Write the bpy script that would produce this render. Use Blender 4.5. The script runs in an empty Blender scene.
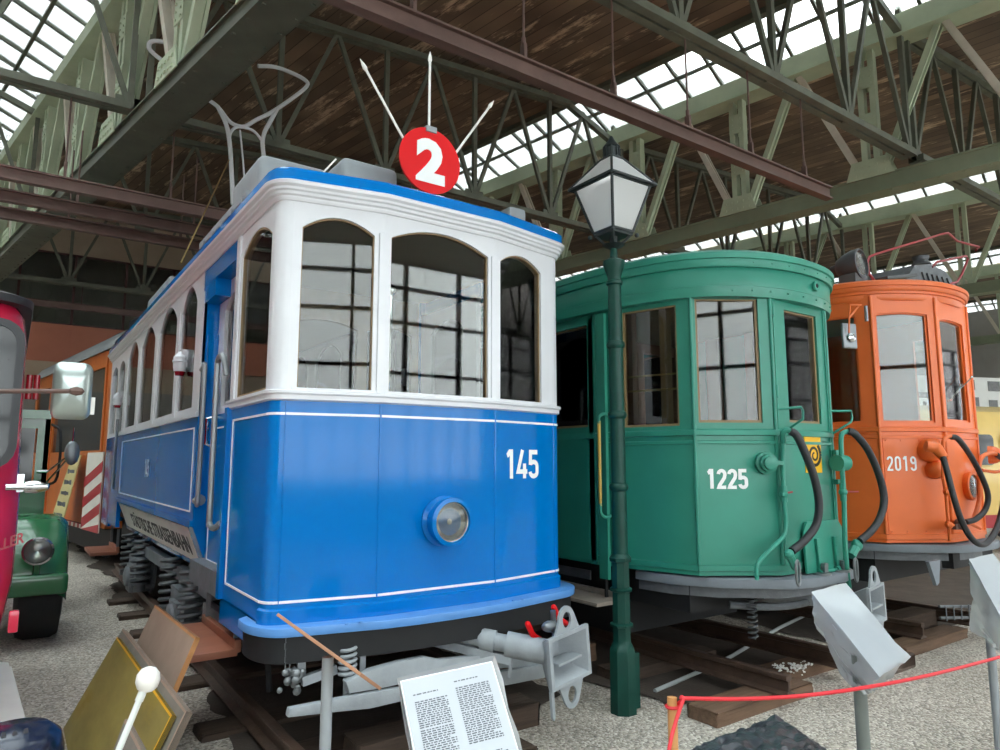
import bpy, bmesh, math, random
from mathutils import Vector, Matrix
random.seed(7)
PI = math.pi
SC = bpy.context.scene
COL = SC.collection
# ------------------------------------------------------------------ camera
FPX, AZ, PITCH, EYE = 690.0, math.radians(35.2), math.radians(7.3), 1.75
FW = Vector((math.sin(AZ)*math.cos(PITCH), math.cos(AZ)*math.cos(PITCH), math.sin(PITCH)))
RT = Vector((math.cos(AZ), -math.sin(AZ), 0))
UP = RT.cross(FW)
cam = bpy.data.cameras.new('camera'); camo = bpy.data.objects.new('camera', cam); COL.objects.link(camo)
camo.matrix_world = Matrix(((RT.x, UP.x, -FW.x, 0), (RT.y, UP.y, -FW.y, 0), (RT.z, UP.z, -FW.z, EYE), (0, 0, 0, 1)))
cam.sensor_width = 36; cam.lens = 36*FPX/1000; cam.clip_start = .05; cam.clip_end = 300
SC.camera = camo
def at(px, py, X=None, Y=None, Z=None):
    """survey helper: where the sight line meets a real plane of the place"""
    d = FW + (px-500)/FPX*RT + (375-py)/FPX*UP
    t = X/d.x if X is not None else (Y/d.y if Y is not None else (Z-EYE)/d.z)
    return Vector((0, 0, EYE)) + d*t
def atd(px, py, dist):
    return Vector((0, 0, EYE)) + (FW + (px-500)/FPX*RT + (375-py)/FPX*UP)*dist
# ------------------------------------------------------------------ materials
def lin(c):
    if isinstance(c, str):
        c = [int(c[i:i+2], 16)/255 for i in (0, 2, 4)]
    return tuple((x/12.92 if x <= .04045 else ((x+.055)/1.055)**2.4) for x in c)
class NT:
    def __init__(s, name):
        s.m = bpy.data.materials.new(name); s.m.use_nodes = True; s.t = s.m.node_tree
        s.t.nodes.clear(); s.out = s.n('ShaderNodeOutputMaterial')
    def n(s, typ, **kw):
        nd = s.t.nodes.new(typ)
        for k, v in kw.items():
            if k in nd.inputs.keys(): nd.inputs[k].default_value = v
            else: setattr(nd, k, v)
        return nd
    def l(s, a, ao, b, bi): s.t.links.new(a.outputs[ao], b.inputs[bi])
def ramp(N, stops):
    r = N.n('ShaderNodeValToRGB'); e = r.color_ramp.elements
    while len(e) > 1: e.remove(e[-1])
    e[0].position = stops[0][0]; e[0].color = (*stops[0][1], 1)
    for p, c in stops[1:]:
        x = e.new(p); x.color = (*c, 1)
    return r
MATS = {}
def paint(name, c, rough=.35, var=.12, scale=3.0, metal=0.0, bump=.0, bscale=60, coat=0.0, stretch=None, dirt=None, dirtc='2a241e', spec=.5):
    """painted / raw solid with slight uneven colour, optional stains and grain"""
    if name in MATS: return MATS[name]
    N = NT(name); b = N.n('ShaderNodeBsdfPrincipled', Roughness=rough, Metallic=metal)
    b.inputs['Specular IOR Level'].default_value = spec
    b.inputs['Coat Weight'].default_value = coat; b.inputs['Coat Roughness'].default_value = .06
    tc = N.n('ShaderNodeTexCoord'); mp = N.n('ShaderNodeMapping'); N.l(tc, 'Object', mp, 'Vector')
    if stretch: mp.inputs['Scale'].default_value = stretch
    no = N.n('ShaderNodeTexNoise', Scale=scale, Detail=5.0, Roughness=.6); N.l(mp, 0, no, 'Vector')
    c = lin(c); r = ramp(N, [(.3, tuple(max(0, x*(1-var)) for x in c)), (.7, tuple(min(1, x*(1+var)) for x in c))])
    N.l(no, 'Fac', r, 'Fac'); last = r
    if dirt:
        n2 = N.n('ShaderNodeTexNoise', Scale=scale*2.3, Detail=8.0, Roughness=.7); N.l(mp, 0, n2, 'Vector')
        r2 = ramp(N, [(1-dirt-.08, (0, 0, 0)), (1-dirt+.08, (1, 1, 1))]); N.l(n2, 'Fac', r2, 'Fac')
        mx = N.n('ShaderNodeMix', data_type='RGBA'); N.l(r2, 'Color', mx, 0); N.l(last, 'Color', mx, 6)
        mx.inputs[7].default_value = (*lin(dirtc), 1); last = mx
        N.l(mx, 2, b, 'Base Color')
    else: N.l(r, 'Color', b, 'Base Color')
    if bump:
        n3 = N.n('ShaderNodeTexNoise', Scale=bscale, Detail=4.0); N.l(mp, 0, n3, 'Vector')
        bp = N.n('ShaderNodeBump', Strength=bump, Distance=.01); N.l(n3, 'Fac', bp, 'Height'); N.l(bp, 0, b, 'Normal')
    N.l(b, 0, N.out, 0); MATS[name] = N.m; return N.m
def glass(name, tint='d8dcd8', mixed=.0, gl=1.0, rough=.02, ior=1.5):
    if name in MATS: return MATS[name]
    N = NT(name); t = N.n('ShaderNodeBsdfTransparent', Color=(*lin(tint), 1)); g = N.n('ShaderNodeBsdfGlossy', Roughness=rough)
    g.inputs['Color'].default_value = (gl, gl, gl, 1)
    f = N.n('ShaderNodeFresnel', IOR=ior); m = N.n('ShaderNodeMixShader'); N.l(f, 0, m, 0); N.l(t, 0, m, 1); N.l(g, 0, m, 2)
    last = m
    if mixed:
        d = N.n('ShaderNodeBsdfDiffuse', Color=(.92, .93, .93, 1)); tl = N.n('ShaderNodeBsdfTranslucent', Color=(.92, .93, .93, 1))
        a = N.n('ShaderNodeMixShader', Fac=.5); N.l(d, 0, a, 1); N.l(tl, 0, a, 2)
        m2 = N.n('ShaderNodeMixShader', Fac=mixed); N.l(m, 0, m2, 1); N.l(a, 0, m2, 2); last = m2
    N.l(last, 0, N.out, 0); MATS[name] = N.m; return N.m
# ------------------------------------------------------------------ mesh builder
WL = {}
Z3 = Vector((0, 0, 1))
def v3(p): return Vector(p) if len(p) == 3 else Vector((p[0], p[1], 0))
class B:
    def __init__(s): s.bm = bmesh.new()
    def face(s, pts):
        try: return s.bm.faces.new([s.bm.verts.new(v3(p)) for p in pts])
        except Exception: return None
    def bx(s, x0, x1, y0, y1, z0, z1): return s.box(((x0+x1)/2, (y0+y1)/2, (z0+z1)/2), (x1-x0, y1-y0, z1-z0))
    def box(s, c, size, ax=None):
        c = v3(c); ax = ax or (Vector((1, 0, 0)), Vector((0, 1, 0)), Z3); h = [x/2 for x in size]
        vs = [s.bm.verts.new(c + ax[0]*(h[0]*i) + ax[1]*(h[1]*j) + ax[2]*(h[2]*k)) for i in (-1, 1) for j in (-1, 1) for k in (-1, 1)]
        for f in ((0, 1, 3, 2), (4, 6, 7, 5), (0, 4, 5, 1), (2, 3, 7, 6), (0, 2, 6, 4), (1, 5, 7, 3)): s.bm.faces.new([vs[i] for i in f])
        return s
    def bar(s, a, b, w, h, up=None):
        a, b = v3(a), v3(b); d = (b-a); L = d.length; d.normalize()
        up = v3(up) if up is not None else Z3
        if abs(d.dot(up)) > .98: up = Vector((1, 0, 0))
        sd = d.cross(up).normalized(); u2 = sd.cross(d)
        return s.box((a+b)/2, (w, L, h), (sd, d, u2))
    def ring(s, c, ax, r, n, a0=0.0):
        x, y = ax
        return [s.bm.verts.new(c + x*(r*math.cos(a0+2*PI*i/n)) + y*(r*math.sin(a0+2*PI*i/n))) for i in range(n)]
    def skin(s, rings, caps=True, closed=False):
        n = len(rings[0]); R = rings + ([rings[0]] if closed else [])
        for a, b in zip(R, R[1:]):
            for i in range(n): s.bm.faces.new([a[i], a[(i+1) % n], b[(i+1) % n], b[i]])
        if caps and not closed:
            s.bm.faces.new(rings[0][::-1]); s.bm.faces.new(rings[-1])
        return s
    def tube(s, pts, r, n=8, closed=False):
        pts = [v3(p) for p in pts]; rr = r if isinstance(r, (list, tuple)) else [r]*len(pts); m = len(pts); rings = []; pu = None
        for i, p in enumerate(pts):
            a = pts[i-1] if (i or closed) else p; b = pts[(i+1) % m] if (i < m-1 or closed) else p
            t = (b-a).normalized()
            if pu is None:
                pu = t.orthogonal().normalized()
            pu = (pu - t*pu.dot(t)); pu = pu.normalized() if pu.length > 1e-6 else t.orthogonal().normalized()
            rings.append(s.ring(p, (pu, t.cross(pu)), rr[i], n))
        return s.skin(rings, True, closed)
    def cyl(s, a, b, r0, r1=None, n=16, a0=0.0):
        a, b = v3(a), v3(b); t = (b-a).normalized()
        x = Vector((1, 0, 0)) if abs(t.z) > .9 else t.cross(Z3).normalized(); x = (x - t*x.dot(t)).normalized(); y = t.cross(x)
        r1 = r0 if r1 is None else r1
        return s.skin([s.ring(a, (x, y), r0, n, a0), s.ring(b, (x, y), r1, n, a0)])
    def lathe(s, prof, c, axis=(0, 0, 1), n=20, a0=0.0):
        c = v3(c); t = v3(axis).normalized(); x = Vector((1, 0, 0)) if abs(t.z) > .9 else t.cross(Z3).normalized(); x = (x-t*x.dot(t)).normalized(); y = t.cross(x)
        return s.skin([s.ring(c+t*z, (x, y), max(r, .0005), n, a0) for r, z in prof])
    def ball(s, c, r, sc=(1, 1, 1), n=14, ax=None):
        ax = ax or (Vector((1, 0, 0)), Vector((0, 1, 0)), Z3); c = v3(c); m = n//2; rings = []
        for j in range(m+1):
            th = PI*j/m; k = max(math.sin(th), .01)
            rings.append([s.bm.verts.new(c + ax[0]*(r*sc[0]*k*math.cos(2*PI*i/n)) + ax[1]*(r*sc[1]*k*math.sin(2*PI*i/n)) - ax[2]*(r*sc[2]*math.cos(th))) for i in range(n)])
        return s.skin(rings)
    def prism(s, pts, vec):
        pts = [v3(p) for p in pts]; vec = v3(vec)
        a = [s.bm.verts.new(p) for p in pts]; b = [s.bm.verts.new(p+vec) for p in pts]; n = len(pts)
        s.bm.faces.new(a[::-1]); s.bm.faces.new(b)
        for i in range(n): s.bm.faces.new([a[i], a[(i+1) % n], b[(i+1) % n], b[i]])
        return s
    def sweep(s, path, prof, closed=False):
        """closed profile [(out, z)] carried along a plan path; outward is to the right of travel"""
        n = len(path); rings = []
        for i in range(n):
            p = Vector(path[i]); a = Vector(path[i-1]) if (i or closed) else None; b = Vector(path[(i+1) % n]) if (i < n-1 or closed) else None
            ds = [d.normalized() for d in ((p-a) if a is not None else None, (b-p) if b is not None else None) if d is not None]
            ns = [Vector((d.y, -d.x)) for d in ds]; m = sum(ns, Vector((0, 0))).normalized(); k = 1/max(.5, m.dot(ns[0]))
            rings.append([s.bm.verts.new((p.x+m.x*o*k, p.y+m.y*o*k, z)) for o, z in prof])
        return s.skin(rings, True, closed)
    def helix(s, c, r, h, turns, wr, n=6, axis=None):
        c = v3(c); st = int(turns*12)
        return s.tube([c + Vector((r*math.cos(2*PI*i/12), r*math.sin(2*PI*i/12), h*i/st)) for i in range(st+1)], wr, n)
    def bevel(s, w, seg=2, ang=50):
        bmesh.ops.remove_doubles(s.bm, verts=s.bm.verts, dist=1e-5)
        es = [e for e in s.bm.edges if len(e.link_faces) == 2 and e.calc_face_angle(0) > math.radians(ang)]
        bmesh.ops.bevel(s.bm, geom=es, offset=w, segments=seg, affect='EDGES', profile=.6, clamp_overlap=True); return s
    def mesh(s, name, mat, smooth=True):
        bmesh.ops.recalc_face_normals(s.bm, faces=s.bm.faces)
        me = bpy.data.meshes.new(name); s.bm.to_mesh(me); s.bm.free()
        for m in (mat if isinstance(mat, (list, tuple)) else [mat]): me.materials.append(m)
        if smooth:
            for p in me.polygons: p.use_smooth = True
            me.set_sharp_from_angle(angle=math.radians(38))
        return me
    def out(s, name, mat, parent=None, smooth=True, **kw):
        return link(name, s.mesh(name, mat, smooth), parent, **kw)
def link(name, me, parent=None, **kw):
    c = Vector((0, 0, 0))
    if me.vertices:
        xs = [v.co for v in me.vertices]
        lo = [min(v[i] for v in xs) for i in range(3)]; hi = [max(v[i] for v in xs) for i in range(3)]
        c = Vector(((lo[0]+hi[0])/2, (lo[1]+hi[1])/2, lo[2])); me.transform(Matrix.Translation(-c))
    o = bpy.data.objects.new(name, me); COL.objects.link(o); WL[o.name] = c
    if parent is not None: o.parent = parent; o.location = c - WL[parent.name]
    else: o.location = c
    tag(o, **kw); return o
def tag(o, label=None, cat=None, group=None, kind=None):
    if label: o['label'] = label
    if cat: o['category'] = cat
    if group: o['group'] = group
    if kind: o['kind'] = kind
    return o
def thing(name, loc, label=None, cat=None, group=None, kind=None):
    o = bpy.data.objects.new(name, None); COL.objects.link(o); o.location = loc; o.empty_display_size = .1; WL[o.name] = Vector(loc)
    return tag(o, label, cat, group, kind)
def dup(root, loc, label=None, group=None, rz=None):
    r = root.copy(); COL.objects.link(r); WL[r.name] = Vector(loc); r.location = loc
    if label: r['label'] = label
    if group: r['group'] = group
    if rz is not None: r.rotation_euler = (0, 0, rz)
    for ch in list(root.children):
        c = ch.copy(); COL.objects.link(c); c.parent = r
        for g in ch.children:
            d = g.copy(); COL.objects.link(d); d.parent = c
    return r
def text(name, body, o, u, up, w, h, mat, parent, bold=.0, depth=.004, center=True, spacing=1.0, **kw):
    """lettering on the plane through o spanned by u and up, fitted to w x h"""
    cu = bpy.data.curves.new('lettering', 'FONT'); cu.body = body; cu.size = 1; cu.extrude = .002; cu.offset = bold; cu.space_character = spacing; cu.resolution_u = 3
    ob = bpy.data.objects.new('lettering', cu); me = bpy.data.meshes.new_from_object(ob); bpy.data.objects.remove(ob); bpy.data.curves.remove(cu)
    xs = [v.co.x for v in me.vertices]; ys = [v.co.y for v in me.vertices]; zs = [v.co.z for v in me.vertices]
    x0, x1, y0, y1 = min(xs), max(xs), min(ys), max(ys); u = v3(u).normalized(); up = v3(up).normalized(); n = u.cross(up); o = v3(o)
    for v in me.vertices:
        a = (v.co.x-x0)/(x1-x0)*w - (w/2 if center else 0); b = (v.co.y-y0)/(y1-y0)*h - (h/2 if center else 0)
        v.co = o + u*a + up*b + n*(depth if v.co.z > 0 else -.001)
    me.name = name; me.materials.clear(); me.materials.append(mat)
    return link(name, me, parent, **kw)
def _arc(cx, cy, rx, ry, a0, a1, n=10): return [(cx+rx*math.cos(math.radians(a0+(a1-a0)*i/n)), cy+ry*math.sin(math.radians(a0+(a1-a0)*i/n))) for i in range(n+1)]
STROKES = {   # condensed painted figures: stroke paths in a box half as wide as it is tall
 '0': [_arc(.21, .75, .15, .18, 0, 180)+_arc(.21, .25, .15, .18, 180, 360)+[(.36, .75)]],
 '1': [[(.06, .80), (.10, .82), (.17, .93), (.24, .93), (.24, .0)]],
 '2': [_arc(.21, .75, .15, .18, 180, 0)+[(.36, .70), (.33, .56), (.09, .16), (.06, .07), (.40, .07)]],
 '4': [[(.22, 1.0), (.03, .24), (.42, .24)], [(.30, .52), (.30, .0)]],
 '5': [[(.38, .93), (.08, .93), (.07, .55)]+_arc(.21, .42, .15, .16, 130, 0)+_arc(.21, .23, .15, .16, 0, -180)],
 '9': [_arc(.21, .72, .15, .21, 0, 360)+[(.36, .72), (.36, .3)]+_arc(.21, .23, .15, .16, 0, -180)],
}
def figures(name, body, o, u, up, h, mat, parent, wide=1.0, st=.125, gap=.48, depth=.003):
    """painted figures as flat ribbons on the plane through o (centre)"""
    u = v3(u).normalized(); up = v3(up).normalized(); n = u.cross(up); o = v3(o); b = B(); W = (len(body)*gap-.06)*wide
    for k, chd in enumerate(body):
        for j, path in enumerate(STROKES[chd]):
            q = [Vector(((p[0]+k*gap)*wide*h-W*h/2, (p[1]-.5)*h)) for p in path]; s = st*h/2; L = []; R_ = []
            for i, p in enumerate(q):
                a = q[i]-q[i-1] if i else q[1]-q[0]; c = q[i+1]-q[i] if i < len(q)-1 else a
                if a.length < 1e-6: a = c
                if c.length < 1e-6: c = a
                a = a.normalized(); c = c.normalized(); m = Vector((-a.y-c.y, a.x+c.x))
                m = m.normalized() if m.length > 1e-4 else Vector((-a.y, a.x)); kk = min(1.6, 1/max(.35, m.dot(Vector((-a.y, a.x)))))
                e = Vector((0, 0))
                L.append(p+m*s*kk); R_.append(p-m*s*kk)
            for i in range(len(q)-1):
                P = [o+u*z.x+up*z.y+n*(depth+.0004*j) for z in (R_[i], R_[i+1], L[i+1], L[i])]; b.face(P)
    bmesh.ops.remove_doubles(b.bm, verts=b.bm.verts, dist=1e-6)
    return b.out(name, mat, parent, smooth=False)
def chaikin(p, it=2, closed=False):
    p = [Vector(q) for q in p]
    for _ in range(it):
        q = [] if closed else [p[0]]
        for a, b in zip(p, p[1:] + ([p[0]] if closed else [])): q += [a*.75+b*.25, a*.25+b*.75]
        if not closed: q.append(p[-1])
        p = q
    return p
def spline(pts, k=6):
    pts = [v3(p) for p in pts]; q = [pts[0]*2-pts[1]] + pts + [pts[-1]*2-pts[-2]]; o = []
    for i in range(1, len(q)-2):
        a, b, c, d = q[i-1:i+3]
        for j in range(k):
            t = j/k; o.append(.5*((2*b)+(c-a)*t+(2*a-5*b+4*c-d)*t*t+(3*b-a-3*c+d)*t**3))
    return o+[pts[-1]]
def arcs(u0, u1, zt, rise, n=12):
    return [(u0+(u1-u0)*i/n, zt+rise*(1-(2*i/n-1)**2)) for i in range(n+1)]
def wall_panel(b, o, u, nrm, L, z0, z1, wins, th=.045):
    """a flat wall length L from plan point o along u with window openings (u0,u1,zb,zt,rise); one mesh"""
    o = v3(o); u = v3(u).normalized(); nn = v3(nrm).normalized()
    P = lambda a, z, d=0: Vector((o.x, o.y, 0)) + u*a + Z3*z - nn*d
    def slab(poly): b.prism([P(a, z) for a, z in poly], -nn*th)
    x = 0.0
    for u0, u1, zb, zt, rise in sorted(wins):
        if u0 > x+1e-4: slab([(x, z0), (u0, z0), (u0, z1), (x, z1)])
        if zb > z0+1e-4: slab([(u0, z0), (u1, z0), (u1, zb), (u0, zb)])
        A = arcs(u0, u1, zt, rise) if rise else [(u0, zt), (u1, zt)]
        for (a0, c0), (a1, c1) in zip(A, A[1:]):
            b.prism([P(a0, c0), P(a1, c1), P(a1, z1), P(a0, z1)], -nn*th)
        x = u1
    if x < L-1e-4: slab([(x, z0), (L, z0), (L, z1), (x, z1)])
    return b
def win_loop(o, u, nrm, w, d):
    o = v3(o); u = v3(u).normalized(); nn = v3(nrm).normalized(); u0, u1, zb, zt, rise = w
    A = arcs(u0, u1, zt, rise) if rise else [(u0, zt), (u1, zt)]
    L = [(u0, zb), (u1, zb)] + A[::-1]
    return [Vector((o.x, o.y, 0)) + u*a + Z3*z - nn*d for a, z in L]
def win_pane(name, o, u, nrm, w, mat, parent, d=.03, th=.006, sash=None, sw=.022):
    b = B(); lp = win_loop(o, u, nrm, w, d); b.prism(lp, -v3(nrm).normalized()*th)
    p = b.out(name, mat, parent, smooth=False)
    if sash:
        u0, u1, zb, zt, rise = w; inn = win_loop(o, u, nrm, (u0+sw, u1-sw, zb+sw, zt-sw*.6, rise*.95), d-.012); outl = win_loop(o, u, nrm, w, d-.012)
        b = B(); n = len(outl); nn = v3(nrm).normalized()
        for i in range(n):
            j = (i+1) % n; b.prism([outl[i], outl[j], inn[j], inn[i]], -nn*.03)
        b.out('window_sash', sash, p, smooth=False)
    return p
M = dict(
 blue=paint('blue_enamel', '006fbd', .1, .05, 1.2, coat=.0, spec=.3), blue_skysheen=paint('blue_ledge_sky_sheen', '5a92d2', .4, .08, 4, dirt=.22, dirtc='3a6ba8'),
 blue_dark=paint('deep_blue_enamel', '0a4f9e', .2, .06, 2, coat=.4),
 white=paint('white_enamel', 'd8d9de', .3, .04, 2, coat=.2), whiteline=paint('white_lining', 'e8ecf0', .4, .02),
 ivory=paint('ivory_board', 'f0efea', .5, .05, 3), ink=paint('black_lettering', '17171a', .5, .02), signwhite=paint('white_lettering', 'f0f2f2', .5, .02),
 roofgrey=paint('grey_roof_paint', '8f9599', .55, .1, 3, dirt=.25, dirtc='74797d'), roofpale=paint('pale_roof_cloth', 'b9ab97', .8, .12, 3),
 underblack=paint('black_underframe', '16171a', .7, .2, 5), irongrey=paint('grey_truck_paint', '696d72', .6, .2, 9, bump=.3),
 coupler=paint('pale_grey_casting', '9ba1a6', .55, .1, 9, dirt=.25, dirtc='8b8a83', bump=.15), red=paint('red_enamel', 'dc1219', .4, .03, spec=.3),
 chrome=paint('chrome', 'c9ccce', .12, .03, metal=1.0), railgrey=paint('grey_handrail', '8b8f92', .35, .08, metal=.3), steel=paint('dull_steel', '83878a', .4, .1, metal=.7),
 wood=paint('varnished_wood', '8a6048', .45, .3, 4, stretch=(1, 1, .15)), ashwood=paint('ash_window_wood', '8d7350', .5, .15, 6),
 stepwood=paint('red_brown_step_wood', '8d5540', .55, .2, 5, stretch=(.3, 1, 1), bump=.1), ceilcream=paint('cream_ceiling', 'b9b09a', .6, .05),
 glass=glass('window_glass', 'f1f4f2'), lens=glass('lamp_lens', 'e4e6e2', .10, rough=.05), reflector=paint('lamp_reflector', 'c4c2b8', .25, .06, metal=.9),
 skyglass=glass('roof_glazing', 'e6ecec', .12), lampglass=glass('frosted_lamp_glass', 'fafafa', .92, rough=.08), redglass=paint('red_lens', '8d1220', .2, .05),
 green=paint('teal_green_paint', '2c8672', .42, .1, 1.6, dirt=.16, dirtc='2a6f5e', coat=.1), greenedge=paint('teal_trim_paint', '2f8a76', .45, .1, 3, dirt=.2, dirtc='3a5e50'),
 orange=paint('orange_paint', 'e06a2a', .42, .07, 1.6, dirt=.14, dirtc='c25a26', coat=.1), orangeedge=paint('orange_trim_paint', 'd96628', .45, .1, 3, dirt=.2, dirtc='9c5230'),
 buffer=paint('blue_grey_buffer_paint', '767d85', .6, .1, 5, dirt=.2, dirtc='5c4a3e'), rubber=paint('black_rubber_hose', '25262a', .5, .15, 8),
 yellow=paint('yellow_plate', 'e6b01c', .45, .04), brass=paint('ochre_pole_paint', 'd2a848', .4, .08), brassbar=paint('brass_bar', 'a58a55', .35, .1, metal=.7), redrod=paint('dark_red_rod', '9a3038', .45, .1),
 lampgreen=paint('dark_green_cast_iron', '0c3d34', .42, .15, 8, dirt=.15, dirtc='1f5248', spec=.3), lampdark=paint('black_green_lantern_frame', '20292a', .45, .12, 8),
 girder=paint('grey_green_girder_paint', 'abb79c', .6, .15, 1.3, dirt=.22, dirtc='858a76'), girdershade=paint('mid_olive_with_chord_shade', '79826c', .6, .15, 1.5, dirt=.25, dirtc='62604f'), girderdark=paint('dark_olive_with_chord_shade', '4d5144', .65, .2, 2, dirt=.32, dirtc='4a3d32'),
 girderpale=paint('pale_diagonal_paint', 'c4bdae', .6, .15, 2, dirt=.25, dirtc='7d6d5a'), trolley=paint('red_brown_rail_paint', '5d463f', .6, .2, 3, dirt=.2, dirtc='3b302b'), truss=paint('sooty_truss_paint', '5c5f52', .7, .25, 3, dirt=.3, dirtc='2b2824'),
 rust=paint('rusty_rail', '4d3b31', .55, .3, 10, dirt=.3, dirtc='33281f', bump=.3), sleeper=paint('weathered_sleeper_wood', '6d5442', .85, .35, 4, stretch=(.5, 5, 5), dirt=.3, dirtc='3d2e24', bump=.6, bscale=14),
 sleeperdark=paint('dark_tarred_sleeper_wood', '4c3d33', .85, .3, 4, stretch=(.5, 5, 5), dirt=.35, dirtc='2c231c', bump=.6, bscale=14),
 conduit=paint('pale_grey_conduit', 'b4b8b8', .5, .05), paper=paint('white_paper', 'b9bdc4', .55, .02), print=paint('grey_print', '55585e', .6, .05), film=glass('plastic_film', 'e6e9ec', .42, rough=.12),
 post=paint('grey_sign_post', '9da3a8', .45, .06, metal=.2), postdark=paint('dark_grey_sign_post', '6d736f', .5, .08), ply=paint('plywood_edge', 'a7785a', .6, .15, 8),
 rope=paint('red_rope', 'd0242f', .5, .08, 40), stake=paint('pale_wooden_stake', 'c58c55', .6, .1, 8, stretch=(1, 1, .1)), tarp=paint('black_tarpaulin', '383b41', .3, .15, 9, bump=1.0, bscale=18),
 boardyellow=paint('mottled_yellow_board', '8b7d42', .6, .4, 2.5, stretch=(1, .35, 1), dirt=.4, dirtc='8d7a2c'), boardwood=paint('pale_plywood_board', '9c8676', .7, .12, 4, dirt=.2, dirtc='86705f'), boardgrey=paint('grey_board', '77736b', .7, .2, 5),
 yellowedge=paint('bright_yellow_edge', 'd9a318', .5, .08), boardedge=paint('orange_brown_board_edge', 'b9804e', .6, .15, 9), knob=paint('white_knob', 'eeeae4', .35, .03), postpaint=paint('chipped_white_post', 'd6dad4', .5, .05, 9, dirt=.2, dirtc='6f7f78'),
 truckred=paint('crimson_truck_paint', 'c81f42', .22, .08, 1.5, coat=.6), truckgreen=paint('green_truck_paint', '2f6b45', .22, .08, 2, coat=.6), tyre=paint('tyre_rubber', '1c1d1f', .8, .2, 8, bump=.2), navy=paint('navy_enamel', '0d1830', .25, .1, 3, coat=.2),
 workorange=paint('orange_brown_car_paint', 'c0682a', .4, .15, 1.5, dirt=.25, dirtc='8a4d25'), notice=paint('yellowed_notice', 'c8bd86', .6, .08), striped=paint('hazard_white', 'dddbd2', .5, .05), hazred=paint('hazard_red', 'a3262e', .5, .05),
 busyellow=paint('cream_yellow_bus_paint', 'e0be6c', .35, .05, coat=.3), darkglass=paint('dark_window', '1d2124', .08, .1), display=paint('white_display_board', 'd4d6d4', .6, .04), photo=paint('dark_photo', '4b4d4c', .4, .5, 14), navyband=paint('dark_blue_band', '27404d', .5, .1),
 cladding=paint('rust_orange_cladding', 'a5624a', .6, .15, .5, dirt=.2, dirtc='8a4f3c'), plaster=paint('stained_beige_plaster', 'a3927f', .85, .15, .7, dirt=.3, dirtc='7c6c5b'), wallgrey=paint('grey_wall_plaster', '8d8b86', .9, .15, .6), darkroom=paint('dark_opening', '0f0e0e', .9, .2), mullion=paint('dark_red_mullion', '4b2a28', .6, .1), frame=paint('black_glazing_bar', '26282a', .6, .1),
 cardboard=paint('cream_box', 'cfc3a2', .7, .05), spring=paint('dark_spring_steel', '5a5d60', .5, .15, metal=.4), leather=paint('dark_seat', '2e2622', .6, .1),
 bulb=paint('reflector_bulb_glass', 'd8d8d2', .2, .03),
)
def gravel_mat():
    N = NT('grey_gravel'); b = N.n('ShaderNodeBsdfPrincipled', Roughness=.9); tc = N.n('ShaderNodeTexCoord')
    vo = N.n('ShaderNodeTexVoronoi', Scale=62.0); N.l(tc, 'Object', vo, 'Vector')
    r = ramp(N, [(0, lin('7a746d')), (.35, lin('aea498')), (.65, lin('cbc1b4')), (1, lin('f0e9e0'))]); N.l(vo, 'Color', r, 'Fac')
    no = N.n('ShaderNodeTexNoise', Scale=.9, Detail=6.0); N.l(tc, 'Object', no, 'Vector')
    r2 = ramp(N, [(.3, (.8, .79, .78)), (.65, (1, 1, 1))]); N.l(no, 'Fac', r2, 'Fac')
    mx = N.n('ShaderNodeMix', data_type='RGBA', blend_type='MULTIPLY'); mx.inputs[0].default_value = 1
    N.l(r, 'Color', mx, 6); N.l(r2, 'Color', mx, 7); N.l(mx, 2, b, 'Base Color')
    v2 = N.n('ShaderNodeTexVoronoi', Scale=62.0); N.l(tc, 'Object', v2, 'Vector')
    inv = N.n('ShaderNodeMath', operation='SUBTRACT'); inv.inputs[0].default_value = 1; N.l(v2, 'Distance', inv, 1)
    bp = N.n('ShaderNodeBump', Strength=.9, Distance=.015); N.l(inv, 0, bp, 'Height'); N.l(bp, 0, b, 'Normal'); N.l(b, 0, N.out, 0); return N.m
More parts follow.
